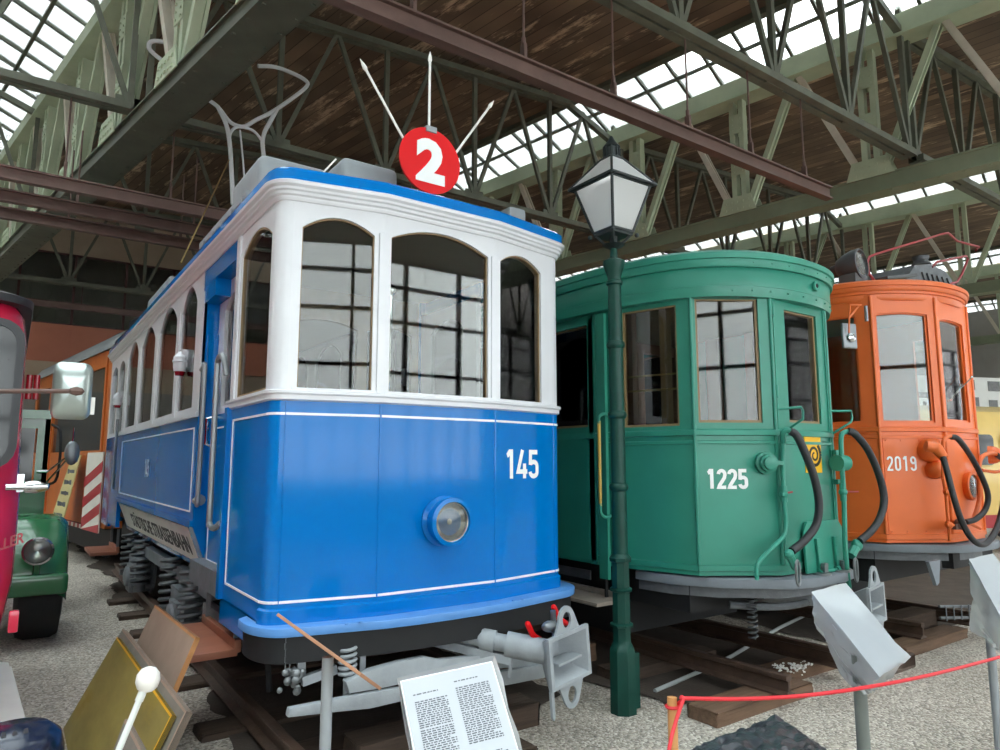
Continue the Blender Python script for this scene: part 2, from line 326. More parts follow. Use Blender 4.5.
def plank_mat():
    """old roof boarding running along the girders, patches of paint flaked off"""
    N = NT('sooty_roof_boards'); b = N.n('ShaderNodeBsdfPrincipled', Roughness=.85); tc = N.n('ShaderNodeTexCoord'); mp = N.n('ShaderNodeMapping')
    mp.inputs['Rotation'].default_value = (0, 0, math.radians(-10.3)); N.l(tc, 'Object', mp, 'Vector')
    sx = N.n('ShaderNodeSeparateXYZ'); N.l(mp, 0, sx, 0)
    k = N.n('ShaderNodeMath', operation='MULTIPLY'); k.inputs[1].default_value = 4.2; N.l(sx, 'X', k, 0)
    fl = N.n('ShaderNodeMath', operation='FLOOR'); N.l(k, 0, fl, 0); fr = N.n('ShaderNodeMath', operation='FRACT'); N.l(k, 0, fr, 0)
    y = N.n('ShaderNodeMath', operation='MULTIPLY'); y.inputs[1].default_value = .35; N.l(sx, 'Y', y, 0)
    cb = N.n('ShaderNodeCombineXYZ'); N.l(fl, 0, cb, 0); N.l(y, 0, cb, 1)
    wn = N.n('ShaderNodeTexNoise', Scale=1.7, Detail=2.0); N.l(cb, 0, wn, 'Vector')
    r = ramp(N, [(.3, lin('4e4137')), (.5, lin('6d5b4b')), (.7, lin('8a7460'))]); N.l(wn, 'Fac', r, 'Fac')
    m2 = N.n('ShaderNodeMapping'); m2.inputs['Scale'].default_value = (2.4, .55, 1); N.l(mp, 0, m2, 'Vector')
    n2 = N.n('ShaderNodeTexNoise', Scale=1.3, Detail=7.0, Roughness=.72); N.l(m2, 0, n2, 'Vector')
    r2 = ramp(N, [(.56, (0, 0, 0)), (.64, (1, 1, 1))]); N.l(n2, 'Fac', r2, 'Fac')
    mx = N.n('ShaderNodeMix', data_type='RGBA'); N.l(r2, 'Color', mx, 0); N.l(r, 'Color', mx, 6); mx.inputs[7].default_value = (*lin('c4ab90'), 1)
    r3 = ramp(N, [(0, (.12, .1, .09)), (.05, (1, 1, 1)), (.95, (1, 1, 1)), (1, (.12, .1, .09))]); N.l(fr, 0, r3, 'Fac')
    mm = N.n('ShaderNodeMix', data_type='RGBA', blend_type='MULTIPLY'); mm.inputs[0].default_value = 1; N.l(mx, 2, mm, 6); N.l(r3, 'Color', mm, 7)
    N.l(mm, 2, b, 'Base Color'); N.l(b, 0, N.out, 0); return N.m
M['gravel'] = gravel_mat(); M['planks'] = plank_mat()
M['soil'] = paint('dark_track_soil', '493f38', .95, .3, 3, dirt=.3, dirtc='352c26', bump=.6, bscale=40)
M['backing'] = paint('concrete_apron', '8f8578', .9, .2, 1.2, bump=.2)
# ------------------------------------------------------------------ the hall: girders run along GU, bays are set out along GN
TH = math.radians(10.3); GU = Vector((-math.sin(TH), math.cos(TH), 0)); GN = Vector((math.cos(TH), math.sin(TH), 0))
def gp(d, s, z): return GN*d + GU*s + Z3*z
GD = [-5.73, 2.69, 11.08, 19.5, 27.9]
Z_LO, Z_HI, RIDGE, RW = 5.75, 8.05, 8.75, 1.15
S0, S1, SG = -9.0, 22.5, .4
b = B(); b.face([(-30, -20, 0), (50, -20, 0), (50, 40, 0), (-30, 40, 0)]); b.out('floor', M['gravel'], kind='structure')
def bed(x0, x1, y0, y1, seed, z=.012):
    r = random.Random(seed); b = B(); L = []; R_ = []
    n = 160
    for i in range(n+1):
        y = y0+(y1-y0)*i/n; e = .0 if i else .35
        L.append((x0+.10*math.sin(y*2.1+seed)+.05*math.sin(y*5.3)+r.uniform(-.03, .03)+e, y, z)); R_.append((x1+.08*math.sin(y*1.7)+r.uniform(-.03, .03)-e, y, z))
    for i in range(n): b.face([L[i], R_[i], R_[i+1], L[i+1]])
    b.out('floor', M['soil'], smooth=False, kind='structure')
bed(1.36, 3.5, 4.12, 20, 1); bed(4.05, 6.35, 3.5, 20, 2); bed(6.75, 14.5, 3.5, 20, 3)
def post(b, d, s, z0, z1, w=.085, gap=.08, dep=.15):
    for k in (-1, 1):
        o = k*(gap/2+w/2); b.bar(gp(d, s+o, z0), gp(d, s+o, z1), w, dep, up=GN)
def plates(b, d, s, zs, w, dep):
    for z in zs:
        for k in (-1, 1): b.bar(gp(d+k*dep/2, s, z), gp(d+k*dep/2, s, z+.34), w, .018, up=GN)
def rivets(b, c, ax, nrm, nu, nv, du, dv, r=.017):
    for i in range(nu):
        for j in range(nv):
            p = c + ax[0]*((i-(nu-1)/2)*du) + ax[1]*((j-(nv-1)/2)*dv); b.box(p, (r*2, r*2, r*1.4), (ax[0], ax[1], nrm))
def girder(d, s_nodes, near):
    g = thing('girder_beam', gp(d, 0, 0), kind='structure')
    b = B(); w = .41 if d < 5 else .34
    b.bar(gp(d, S0, Z_LO+.012), gp(d, S1, Z_LO+.012), w, .024)
    b.bar(gp(d, S0, Z_LO+.26), gp(d, S1, Z_LO+.26), w*.85, .02)
    for k in (-1, 1): b.bar(gp(d+k*w*.3, S0, Z_LO+.14), gp(d+k*w*.3, S1, Z_LO+.14), .03, .24)
    if near:
        s = S0
        while s < S1:
            for k in (-1, 1): b.box(gp(d+k*(w/2-.05), s, Z_LO-.004), (.032, .032, .014), (GN, GU, Z3))
            s += .3
    b.out('bottom_chord', M['girderdark'] if d < 5 else M['girdershade'], g, smooth=False)  # underside shade put into the chord colour, darker than posts and top chord
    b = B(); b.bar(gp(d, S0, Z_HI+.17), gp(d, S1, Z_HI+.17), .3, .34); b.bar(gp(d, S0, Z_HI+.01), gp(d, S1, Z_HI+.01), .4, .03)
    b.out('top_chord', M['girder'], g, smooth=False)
    for i, s in enumerate(s_nodes):
        b = B(); post(b, d, s, Z_LO+.2, Z_HI+.05)
        if near:
            plates(b, d, s, (Z_LO+.95, Z_LO+1.7), .25, .15)
        b.out('post', M['girder'], g, smooth=False)
        if near:
            b = B()
            for k in (-1, 1):
                b.prism([gp(d+k*.17, s-.33, Z_LO+.24), gp(d+k*.17, s+.33, Z_LO+.24), gp(d+k*.17, s+.24, Z_LO+.52), gp(d+k*.17, s-.24, Z_LO+.52)], GN*(.016*k))
                rivets(b, gp(d+k*.19, s, Z_LO+.36), (GU, Z3), GN, 5, 2, .1, .12)
                for zz in (1.1, 1.86): rivets(b, gp(d+k*.09, s, Z_LO+zz), (GU, Z3), GN, 2, 3, .14, .1, .013)
            b.out('gusset_plate', M['girder'], g, smooth=False)
        if i+1 < len(s_nodes):
            sm = (s+s_nodes[i+1])/2
            for j, (a, c) in enumerate(((s+.13, sm-.05), (s_nodes[i+1]-.13, sm+.05))):
                b = B()
                for k in (-1, 1): b.bar(gp(d+k*.06, a, Z_LO+.3), gp(d+k*.06, c, Z_HI), .09, .04, up=GN)
                b.bar(gp(d, a, Z_LO+.3), gp(d, c, Z_HI), .03, .1, up=GN)
                b.out('diagonal_brace', M['girderpale'] if j == 0 else M['girder'], g, smooth=False)
    return g
nodes = [.88+2.08*k for k in range(-3, 11)]
girder(GD[2], nodes, True)
girder(GD[1], [n+.55 for n in nodes], True)
girder(GD[0], [n for n in nodes if n > 2], False)
girder(GD[3], [n+.4 for n in nodes if n < 12], False)
girder(GD[4], [n+.9 for n in nodes if n < 8], False)
# roof slabs (boarded) between a gutter girder and the next ridge; glazing falls from the ridge to the next girder
GDX = [-14.1] + GD + [36.3]
for i, d0 in enumerate(GDX[:-1]):
    d1 = GDX[i+1]-RW; a, c = d0+.05, d1
    b = B(); q = [gp(a, SG, Z_HI+.36), gp(c, SG, RIDGE), gp(c, S1+1, RIDGE), gp(a, S1+1, Z_HI+.36)]
    if i > 1: b.prism(q, Z3*.12); b.out('ceiling', M['planks'], smooth=False, kind='structure')
    ge = SG if i > 1 else S1+1
    w = thing('window_%d' % (i+11), gp(a, 0, Z_HI), kind='structure')      # unseen glazing added to brighten the forecourt and the left side
    b = B(); b.prism([gp(a, S0-1, Z_HI+.40), gp(c, S0-1, RIDGE+.04), gp(c, ge, RIDGE+.04), gp(a, ge, Z_HI+.40)], Z3*.006); b.out('glazing_pane', M['skyglass'], w, smooth=False)
    b = B(); s = S0-1
    while s < ge+.1: b.bar(gp(a, s, Z_HI+.37), gp(c, s, RIDGE+.02), .05, .07); s += .9
    b.bar(gp((a+c)/2, S0-1, (Z_HI+RIDGE+.36)/2), gp((a+c)/2, ge, (Z_HI+RIDGE+.36)/2), .1, .12); b.out('glazing_bar', M['girderdark'], w, smooth=False)
    b = B(); b.bar(gp(c+.02, S0-1, RIDGE), gp(c+.02, S1+1, RIDGE), .14, .2); b.out('trim_%d' % (i+1), M['girderdark'], smooth=False, kind='structure')
for i, d1 in enumerate(GDX[1:]):
    w = thing('window_%d' % (i+1), gp(d1, 0, Z_HI), kind='structure')
    b = B(); b.prism([gp(d1-RW+.05, S0, RIDGE+.1), gp(d1-.05, S0, Z_HI+.38), gp(d1-.05, S1, Z_HI+.38), gp(d1-RW+.05, S1, RIDGE+.1)], Z3*.006)
    b.out('glazing_pane', M['skyglass'], w, smooth=False)
    b = B(); s = S0
    while s <= S1:
        b.bar(gp(d1-RW, s, RIDGE+.08), gp(d1, s, Z_HI+.36), .045, .06); s += .62
    b.bar(gp(d1-RW*.5, S0, (RIDGE+Z_HI+.44)/2-.03), gp(d1-RW*.5, S1, (RIDGE+Z_HI+.44)/2-.03), .05, .05)
    b.out('glazing_bar', M['girderdark'], w, smooth=False)
# cross trusses carrying the boards, square to the tram fronts
TY = [-6.2, -1.0, 4.37, 9.43, 14.7, 19.9]
def xat(d, y): return (d - math.sin(TH)*y)/math.cos(TH)
def cross_truss(y, i0, i1, fine):
    x0, x1 = xat(GD[i0], y)+.1, xat(GD[i1], y)-.1
    t = thing('truss_beam', (x0, y, 6.2), kind='structure'); zb, zt = 6.2, 8.12
    b = B()
    for k in (-1, 1): b.bar((x0, y+k*.06, zb), (x1, y+k*.06, zb), .09, .09)
    b.out('bottom_chord', M['truss'], t, smooth=False)
    b = B(); zr = zt+.45
    for k in (-1, 1): b.bar((x0, y+k*.06, zt), (x1-1.2, y+k*.06, zr), .09, .1)
    b.bar((x1-1.2, y, zr), (x1, y, zt), .1, .1)
    b.out('top_chord', M['truss'], t, smooth=False)
    n = 5; xs = [x0+(x1-x0)*i/n for i in range(n+1)]
    for i in range(n+1):
        b = B(); ztop = zt+.4*min(1, i/(n-1))
        b.bar((xs[i], y, zb), (xs[i], y, ztop), .07, .07, up=(1, 0, 0)); b.box((xs[i], y, zb+.05), (.34, .03, .2)); b.out('web_post', M['truss'], t, smooth=False)
        if i < n:
            for a, c in ((xs[i], (xs[i]+xs[i+1])/2), (xs[i+1], (xs[i]+xs[i+1])/2)):
                b = B(); b.bar((a, y, zb), (c, y, zt+.4*min(1, (i+.5)/(n-1))), .06, .06, up=(0, 1, 0)); b.out('web_brace', M['truss'], t, smooth=False)
for y in TY[1:]: cross_truss(y, 1, 2, y < 10)
for y in TY[2:]: cross_truss(y, 0, 1, False)
for y in TY[:4]: cross_truss(y, 2, 3, False)
for y in TY[:3]: cross_truss(y, 3, 4, False)
# wind bracing and purlins seen through the left bay
def trolley(y, x0, x1, z, nh, label, group='overhead trolley rails'):
    t = thing('overhead_rail', (x0, y, z), label, 'rail', None if group is None else group)
    b = B(); b.bar((x0, y, z+.01), (x1, y, z+.01), .10, .02); b.bar((x0, y, z+.08), (x1, y, z+.08), .025, .13); b.bar((x0, y, z+.15), (x1, y, z+.15), .10, .02)
    b.out('rail_beam', M['trolley'], t, smooth=False)
    for i in range(nh):
        x = x0+(x1-x0)*(i+.5)/nh; b = B()
        b.tube([(x, y, z+.3), (x, y, 6.16)], .011, 6); b.bar((x, y, z+.15), (x, y, z+.3), .03, .06, up=(0, 1, 0)); b.cyl((x, y, z+.28), (x, y, z+.36), .02, n=8)
        b.out('hanger_rod', M['trolley'], t, smooth=False)
trolley(4.37, -2.5, 8.1, 5.0, 10, 'red-brown overhead rail on hanger rods above the blue and green trams', None)
trolley(9.45, xat(GD[0], 9.4)+.3, 5.5, 4.98, 11, 'brown overhead rail, uppermost of the three running close together behind the blue roof', None)
trolley(10.35, xat(GD[0], 10.4)+.3, 5.5, 5.0, 9, 'brown overhead rail, middle one of the three running close together behind the blue roof', None)
trolley(11.1, xat(GD[0], 11.1)+.3, 5.5, 5.0, 9, 'brown overhead rail, lowest of the three running close together behind the blue roof', None)
trolley(19.9, xat(GD[0], 19.9)+.3, 4, 5.55, 7, 'thin brown overhead rail crossing the dark upper windows of the end wall', None)
# columns under the girders
for d, s in ((GD[1], 21.6), (GD[0], 12.2), (GD[3], 4.1), (GD[3], 12.4), (GD[2], 21.6), (GD[4], 3.2)):
    c = thing('column', gp(d, s, 0), kind='structure'); b = B()
    for k in (-1, 1): b.bar(gp(d, s+k*.13, 0), gp(d, s+k*.13, Z_LO), .08, .24, up=GN)
    z = .4
    while z < 5.4:
        b.bar(gp(d+.12, s-.13, z), gp(d+.12, s+.13, z+.3), .05, .012, up=GN); b.bar(gp(d-.12, s+.13, z), gp(d-.12, s-.13, z+.3), .05, .012, up=GN); z += .3
    b.out('shaft', M['girder'], c, smooth=False)
# far wall, square to the cross trusses
YW = 21.4
def wbox(name, x0, x1, z0, z1, mat, y=YW, t=.2, **kw):
    b = B(); b.bx(x0, x1, y, y+t, z0, z1); return b.out(name, mat, smooth=False, **kw)
wbox('wall_far', -16, 46, 0, 3.7, M['wallgrey'], kind='structure'); wbox('wall_far', -16, 46, 3.7, 4.40, M['plaster'], y=YW+.02, kind='structure')
b = B(); b.bx(-16, 46, YW-.03, YW+.2, 4.40, 5.40)
x = -16
while x < 12: b.bx(x, x+.03, YW-.045, YW, 4.40, 5.40); x += 1.22
b.out('wall_far', M['cladding'], smooth=False, kind='structure')
wbox('wall_far', -16, 46, 7.35, 9.3, M['plaster'], kind='structure')
w = thing('window_9', (-3, YW, 5.85), kind='structure')
b = B(); b.bx(-16, 20, YW+.1, YW+.11, 5.40, 7.35); b.out('glazing_pane', M['glass'], w, smooth=False)
b = B(); x = -16
while x < 20: b.bar((x, YW+.05, 5.4), (x, YW+.05, 7.35), .06, .06, up=(0, 1, 0)); x += 1.22
for z in (5.42, 6.0, 6.6, 7.33): b.bx(-16, 20, YW+.02, YW+.08, z-.02, z+.02)
b.out('glazing_bar', M['mullion'], w, smooth=False)
wbox('wall_gallery', -16, 46, 5.2, 8.5, M['wallgrey'], y=YW+2.6, kind='structure'); b = B(); b.bx(-16, 46, YW+.2, YW+2.6, 5.2, 5.3); b.out('floor', M['backing'], smooth=False, kind='structure')
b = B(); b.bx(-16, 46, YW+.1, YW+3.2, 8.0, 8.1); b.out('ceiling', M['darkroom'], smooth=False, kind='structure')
# side and street walls
b = B(); b.prism([gp(-13.6, S0-1, 0), gp(-13.4, S0-1, 0), gp(-13.4, S1+1, 0), gp(-13.6, S1+1, 0)], Z3*8.4); b.out('wall_left', M['wallgrey'], smooth=False, kind='structure')
b = B(); b.prism([gp(36, S0-1, 0), gp(36.2, S0-1, 0), gp(36.2, S1+1, 0), gp(36, S1+1, 0)], Z3*8.4); b.out('wall_right', M['wallgrey'], smooth=False, kind='structure')
YB = -7.6
b = B(); b.bx(-16, 46, YB-.2, YB, 0, 1.3); b.out('wall_back', M['wallgrey'], smooth=False, kind='structure')
b = B(); b.bx(-16, 46, YB-.2, YB, 6.9, 9.2); b.out('wall_back', M['wallgrey'], smooth=False, kind='structure')
w = thing('window_8', (5, YB, 1.3), kind='structure')
b = B(); b.bx(-16, 46, YB-.1, YB-.094, 1.3, 6.9); b.out('glazing_pane', glass('dusty_street_glazing', 'e2e5e5', .10), w, smooth=False)
b = B(); x = -16
while x < 46: b.bx(x-.04, x+.04, YB-.16, YB, 1.3, 6.9); x += 1.6
for z in (1.33, 2.6, 4.0, 5.3, 6.2, 6.87): b.bx(-16, 46, YB-.15, YB, z-.04, z+.04)
b.out('glazing_bar', M['frame'], w, smooth=False)
# ------------------------------------------------------------------ blue and white tramcar 145
BL = thing('tram', (2.28, 8.2, 0), 'blue and white tramcar numbered 145 with a red route disc on its roof', 'tram')
X0, X1, YF, YR, XC = 1.22, 3.41, 3.9, 12.6, 2.315
def bez(a, c, d, n=5): return [Vector(a)*(1-t)**2 + Vector(c)*2*t*(1-t) + Vector(d)*t*t for t in [i/n for i in range(n+1)]]
front = [Vector((X0, 4.98))] + bez((X0, 4.11), (1.225, 4.03), (1.30, 4.013)) + [Vector((1.85, YF)), Vector((2.71, YF))] + bez((3.32, 4.013), (3.405, 4.03), (X1, 4.11)) + [Vector((X1, 4.98))]
rear = [Vector((2*XC-p.x, YF+YR-p.y)) for p in front]
loop = front + rear
ZS = 2.13
b = B(); b.sweep(rear, [(0, .85), (0, ZS), (-.04, ZS), (-.04, .85)]); b.out('dash_panel', M['blue'], BL)
b = B(); b.sweep(front, [(0, .85), (0, ZS), (-.04, ZS), (-.04, .85)])
b.sweep(front[1:-1], [(.0, .85), (.014, .85), (.014, .925), (.0, .935)])
for x in (1.85, 2.71): b.bar((x, YF-.001, .95), (x, YF-.001, ZS-.02), .012, .006, up=(0, 1, 0))
for q in (front[6], front[-7]): b.bar((q.x, q.y, .95), (q.x, q.y, ZS-.02), .01, .008, up=(0, 1, 0))
b.out('dash_panel', M['blue'], BL)
b = B(); b.sweep(front[1:-1], [(.004, .962), (.004, .977), (-.002, .977), (-.002, .962)]); b.sweep(front[1:-1], [(.004, 2.032), (.004, 2.047), (-.002, 2.047), (-.002, 2.032)])
b.out('white_lining', M['whiteline'], BL, smooth=False)
# ledge and black buffer apron
led = [Vector((1.30, 4.42))] + bez((1.16, 4.30), (1.12, 3.98), (1.30, 3.89), 8) + bez((1.85, 3.765), (2.28, 3.71), (2.71, 3.765), 4) + bez((3.32, 3.88), (3.60, 3.96), (3.56, 4.34), 8) + [Vector((3.3, 4.42))]
b = B(); b.prism([(p.x, p.y, .80) for p in led], Z3*.05); b.bevel(.008)
for x in (1.62, 1.70, 2.78, 2.86): b.cyl((x, 3.79, .85), (x, 3.79, .858), .012, n=8)
b.out('buffer_ledge', M['blue_skysheen'], BL)  # body blue lightened here, sky reflection put into the ledge colour
b = B(); b.sweep([XY*1 for XY in led[1:-1]], [(-.03, .655), (-.03, .80), (-.07, .80), (-.07, .655)]); b.out('buffer_apron', M['underblack'], BL)
# upper front: three arched lights in white posts
facets = [(Vector((1.30, 4.013)), Vector((1.85, YF)), (.055, .50, 2.19, 3.18, .085)), (Vector((1.85, YF)), Vector((2.71, YF)), (.05, .80, 2.19, 3.19, .095)), (Vector((2.71, YF)), Vector((3.32, 4.013)), (.045, .49, 2.19, 3.18, .085))]
b = B()
for a, c, w in facets:
    u = (c-a); n = Vector((u.y, -u.x)); wall_panel(b, a, u, n, u.length, ZS, 3.37, [w])
b.sweep(front[1:7], [(0, ZS), (0, 3.37), (-.05, 3.37), (-.05, ZS)]); b.sweep(front[-7:-1], [(0, ZS), (0, 3.37), (-.05, 3.37), (-.05, ZS)])
b.sweep(front, [(.0, ZS-.015), (.018, ZS-.005), (.018, ZS+.02), (.03, ZS+.03), (.03, ZS+.045), (.0, ZS+.055), (-.03, ZS+.055), (-.03, ZS-.015)])
for a, c, w in facets:
    u = (c-a).normalized(); n = Vector((u.y, -u.x))
    p = a+u*(w[0]-.03)+n*.004; q = a+u*(w[1]+.03)+n*.004; b.bar((p.x, p.y, ZS+.05), (q.x, q.y, ZS+.05), .02, .03)
for x in (1.85, 2.71):  # fillet posts between the lights
    b.bx(x-.035, x+.035, YF-.012, YF+.02, ZS+.05, 3.2)
b.out('window_surround', M['white'], BL)
for a, c, w in facets:
    u = (c-a); win_pane('front_window', a, u, Vector((u.y, -u.x)), w, M['glass'], BL, d=.03, sash=M['ashwood'], sw=.007)
# vestibule side, both hands
for sx, xx in ((-1, X0), (1, X1)):
    n = Vector((sx, 0)); u = Vector((0, 1))
    b = B(); w = (.05, .71, 2.19, 3.16, .11); wall_panel(b, (xx, 4.11), u, n, .83, ZS, 3.40, [w], .03)
    b.bx(xx-.012 if sx < 0 else xx-.03, xx+.03 if sx < 0 else xx+.012, 4.86, 4.94, ZS, 3.37)
    b.out('vestibule_side', M['white'], BL); win_pane('vestibule_window', (xx, 4.11), u, n, w, M['glass'], BL, d=.018, sash=M['ashwood'], sw=.012)
    b = B()
    for z0, z1, y0, y1 in ((2.032, 2.045, 4.10, 4.86), (.963, .976, 4.10, 4.86)): b.bx(xx+sx*.004-.003, xx+sx*.004+.003, y0, y1, z0, z1)
    b.bx(xx+sx*.004-.003, xx+sx*.004+.003, 4.85, 4.862, .965, 2.042)
    b.out('white_lining', M['whiteline'], BL, smooth=False)
    b = B(); b.bx(xx-.03, xx+.03, 4.92, 4.99, .86, ZS); b.bx(min(xx, xx-sx*.10), max(xx, xx-sx*.10), 4.1, 4.98, .70, .86); b.out('corner_post', M['blue'], BL)
    # platform door in the recess
    dx = xx-sx*.12
    D = thing('platform_door', (dx, 5.4, .9)); D.parent = BL; D.location = Vector((dx, 5.4, .9)) - WL[BL.name]
    b = B(); wall_panel(b, (dx, 4.96), u, n, .99, ZS, 3.2, [(.22, .80, 2.2, 2.98, .1)], .045); b.out('door_frame', M['white'], D)
    win_pane('door_pane', (dx, 4.96), u, n, (.22, .80, 2.2, 2.98, .1), M['glass'], D, d=.03)
    b = B(); b.bx(dx-.022, dx+.022, 4.96, 5.95, .93, ZS); b.bx(dx-.03, dx+.03, 4.96, 5.95, ZS-.06, ZS); b.out('door_panel', M['blue'], D)
    b = B()
    for z in (1.0, 2.02): b.bx(dx+sx*.024-.003, dx+sx*.024+.003, 5.05, 5.86, z, z+.012)
    for y in (5.05, 5.85): b.bx(dx+sx*.024-.003, dx+sx*.024+.003, y, y+.012, 1.0, 2.03)
    b.out('white_lining', M['whiteline'], D, smooth=False)
    b = B(); b.tube([(dx+sx*.03, 5.78, 2.12), (dx+sx*.09, 5.78, 2.10), (dx+sx*.09, 5.78, 1.90), (dx+sx*.03, 5.78, 1.88)], .014, 8); b.lathe([(.0, 0), (.035, 0), (.04, .02), (.02, .035), (0, .036)], (dx+sx*.025, 5.78, 2.25), (sx, 0, 0), 12); b.bar((dx+sx*.03, 5.78, 2.17), (dx+sx*.03, 5.78, 2.4), .05, .012, up=(1, 0, 0)); b.out('door_handle', M['chrome'], D)
    # blue header above doorway, floor edge, end post of the saloon
    b = B(); b.bx(min(dx, xx), max(dx, xx), 4.96, 5.97, 3.2, 3.37); b.bx(min(dx, xx)+.002, max(dx, xx)-.002, 5.6, 5.97, 3.06, 3.2)
    e0, e1 = sorted((xx, xx-sx*.17)); b.bx(e0, e1, 5.95, 6.0, 1.25, 3.37); b.bx(e0+.04, e1-.05, 5.925, 5.95, 2.45, 2.8); b.bx(e0+.03, e1-.03, 5.93, 5.95, 2.42, 2.46)
    b.out('saloon_end_post', M['blue'], BL)
    b = B(); b.bx(min(dx, xx), max(dx, xx), 4.97, 5.97, .84, 1.005); b.out('door_sill', M['irongrey'], BL)
    # handrails
    b = B(); xa = xx-sx*.01
    b.tube(spline([(xx+sx*.0, 5.94, 2.5), (xa, 5.90, 2.52), (xa, 5.87, 2.46), (xa, 5.87, 1.52), (xa, 5.90, 1.45), (xx, 5.94, 1.46)], 4), .02, 8)
    b.lathe([(.0, 0), (.04, 0), (.04, .02), (0, .021)], (xx-sx*.04, 5.95, 2.5), (0, -1, 0), 10); b.lathe([(.0, 0), (.045, 0), (.045, .02), (0, .021)], (xx-sx*.04, 5.95, 1.46), (0, -1, 0), 10); b.out('grab_rail', M['railgrey'], BL)
    b = B(); xb = xx+sx*.045
    b.tube(spline([(xb-sx*.02, 5.0, 2.36), (xb, 5.02, 2.48), (xb, 5.1, 2.51), (xb, 5.19, 2.48), (xb, 5.2, 2.38), (xb, 5.2, 1.42), (xb, 5.18, 1.33), (xb, 5.06, 1.31), (xb-sx*.02, 4.97, 1.35)], 4), .021, 8); b.out('grab_rail', M['railgrey'], BL)
# saloon sides
YA, YZ = 5.95, 10.66
wins = [(6.22, 6.90), (7.10, 8.07), (8.33, 9.28), (9.55, 10.42)]
for sx, xx in ((-1, X0), (1, X1)):
    n = Vector((sx, 0)); u = Vector((0, 1)); W4 = [(a-YA, c-YA, 2.2, 3.14, .20) for a, c in wins]
    b = B(); wall_panel(b, (xx, YA), u, n, YZ-YA, ZS, 3.41, W4, .022)
    b.bx(xx+sx*.01-.012, xx+sx*.01+.012, YA, YZ, ZS-.005, ZS+.035)
    for y in (6.0, 7.0, 8.2, 9.41, 10.54): b.bx(xx-.006, xx+.006, y-.05, y+.05, ZS+.03, 3.16)
    b.out('saloon_side', M['white'], BL)
    for w in W4: win_pane('saloon_window', (xx, YA), u, n, w, M['glass'], BL, d=.012, sash=M['white'], sw=.018)
    b = B(); b.bx(min(xx, xx-sx*.05), max(xx, xx-sx*.05), YA, YZ, 1.29, ZS)
    b.bx(xx+sx*.01-.014, xx+sx*.01+.014, YA, YZ, 1.25, 1.30)
    pr = [(xx, 1.26), (xx-sx*.13, .915), (xx-sx*.135, .885), (xx-sx*.25, .885), (xx-sx*.25, 1.26)]
    b.prism([(x, YA+.02, z) for x, z in pr], (0, YZ-YA-.04, 0))
    b.out('saloon_lower_panel', M['blue'], BL)
    b = B(); e = sx*.004
    for z in (1.36, 2.03): b.bx(xx+e-.003, xx+e+.003, 6.06, 10.5, z, z+.012)
    for y in (6.06, 10.49): b.bx(xx+e-.003, xx+e+.003, y, y+.012, 1.36, 2.04)
    b.out('white_lining', M['whiteline'], BL, smooth=False)
    s = Vector((-sx*.13, 0, -.345)).normalized(); nn = Vector((sx*.345, 0, -.13)).normalized()
    p0 = Vector((xx, 0, 1.26)) + s*.03 + nn*.002; p1 = Vector((xx, 0, 1.26)) + s*.345 + nn*.002
    b = B(); b.prism([(p0.x, 6.16, p0.z), (p1.x, 6.16, p1.z), (p1.x, 10.5, p1.z), (p0.x, 10.5, p0.z)], nn*.004); sb = b.out('name_board', M['ivory'], BL, smooth=False)
    pm = (p0+p1)/2 + nn*.005
    text('lettering', 'STÄDTISCHE STRASSENBAHN', (pm.x, 8.0, pm.z), (0, sx, 0), -s, 3.35, .2, M['ink'], sb, bold=.012, depth=.002)
    figures('car_number', '145', (xx+sx*.006, 8.3, 1.70), (0, sx, 0), (0, 0, 1), .19, M['signwhite'], BL, st=.14)
    for k, y in enumerate((6.62, 11.0)):   # side signal lamps
        b = B(); c = Vector((xx+sx*.04, y, 2.66)); b.lathe([(.0, 0), (.05, 0), (.058, .04), (.058, .13), (.04, .15), (.022, .175), (0, .18)], c-Z3*.1, (0, 0, 1), 14); b.lathe([(.063, 0), (.067, .01), (.063, .02)], c-Z3*.02, (0, 0, 1), 14); b.bx(min(c.x, c.x-sx*.06), max(c.x, c.x-sx*.06), y-.035, y+.035, 2.60, 2.76)
        l = b.out('signal_lamp', M['white'], BL); b = B(); b.lathe([(0, -.04), (.035, -.036), (.046, 0), (.0, .001)], c-Z3*.1, (0, 0, 1), 12); b.out('red_lens', M['redglass'], l)
# far platform
for sx, xx in ((-1, X0), (1, X1)):
    b = B(); w = (.12, .72, 2.19, 3.1, .1); wall_panel(b, (xx, YZ), Vector((0, 1)), Vector((sx, 0)), 12.36-YZ, ZS, 3.41, [w, (.9, 1.5, 2.19, 3.1, .1)], .03); b.out('vestibule_side', M['white'], BL)
    for w in (w, (.9, 1.5, 2.19, 3.1, .1)): win_pane('vestibule_window', (xx, YZ), Vector((0, 1)), Vector((sx, 0)), w, M['glass'], BL, d=.03)
    b = B(); b.bx(min(xx, xx-sx*.05), max(xx, xx-sx*.05), YZ, 12.36, .9, ZS); b.out('platform_panel', M['blue'], BL)
    b = B(); b.tube([(xx+sx*.05, 10.75, 2.35), (xx+sx*.05, 10.75, 1.4)], .02, 8); b.out('grab_rail', M['railgrey'], BL)
b = B()
rf = [(Vector((2*XC-p[0].x, YF+YR-p[0].y)), Vector((2*XC-p[1].x, YF+YR-p[1].y)), p[2]) for p in facets]
for a, c, w in rf: u = c-a; wall_panel(b, a, u, Vector((u.y, -u.x)), u.length, ZS, 3.37, [w])
b.sweep(rear[1:7], [(0, ZS), (0, 3.37), (-.05, 3.37), (-.05, ZS)]); b.sweep(rear[-7:-1], [(0, ZS), (0, 3.37), (-.05, 3.37), (-.05, ZS)]); b.out('window_surround', M['white'], BL)
for a, c, w in rf: u = c-a; win_pane('rear_window', a, u, Vector((u.y, -u.x)), w, M['glass'], BL, d=.028)
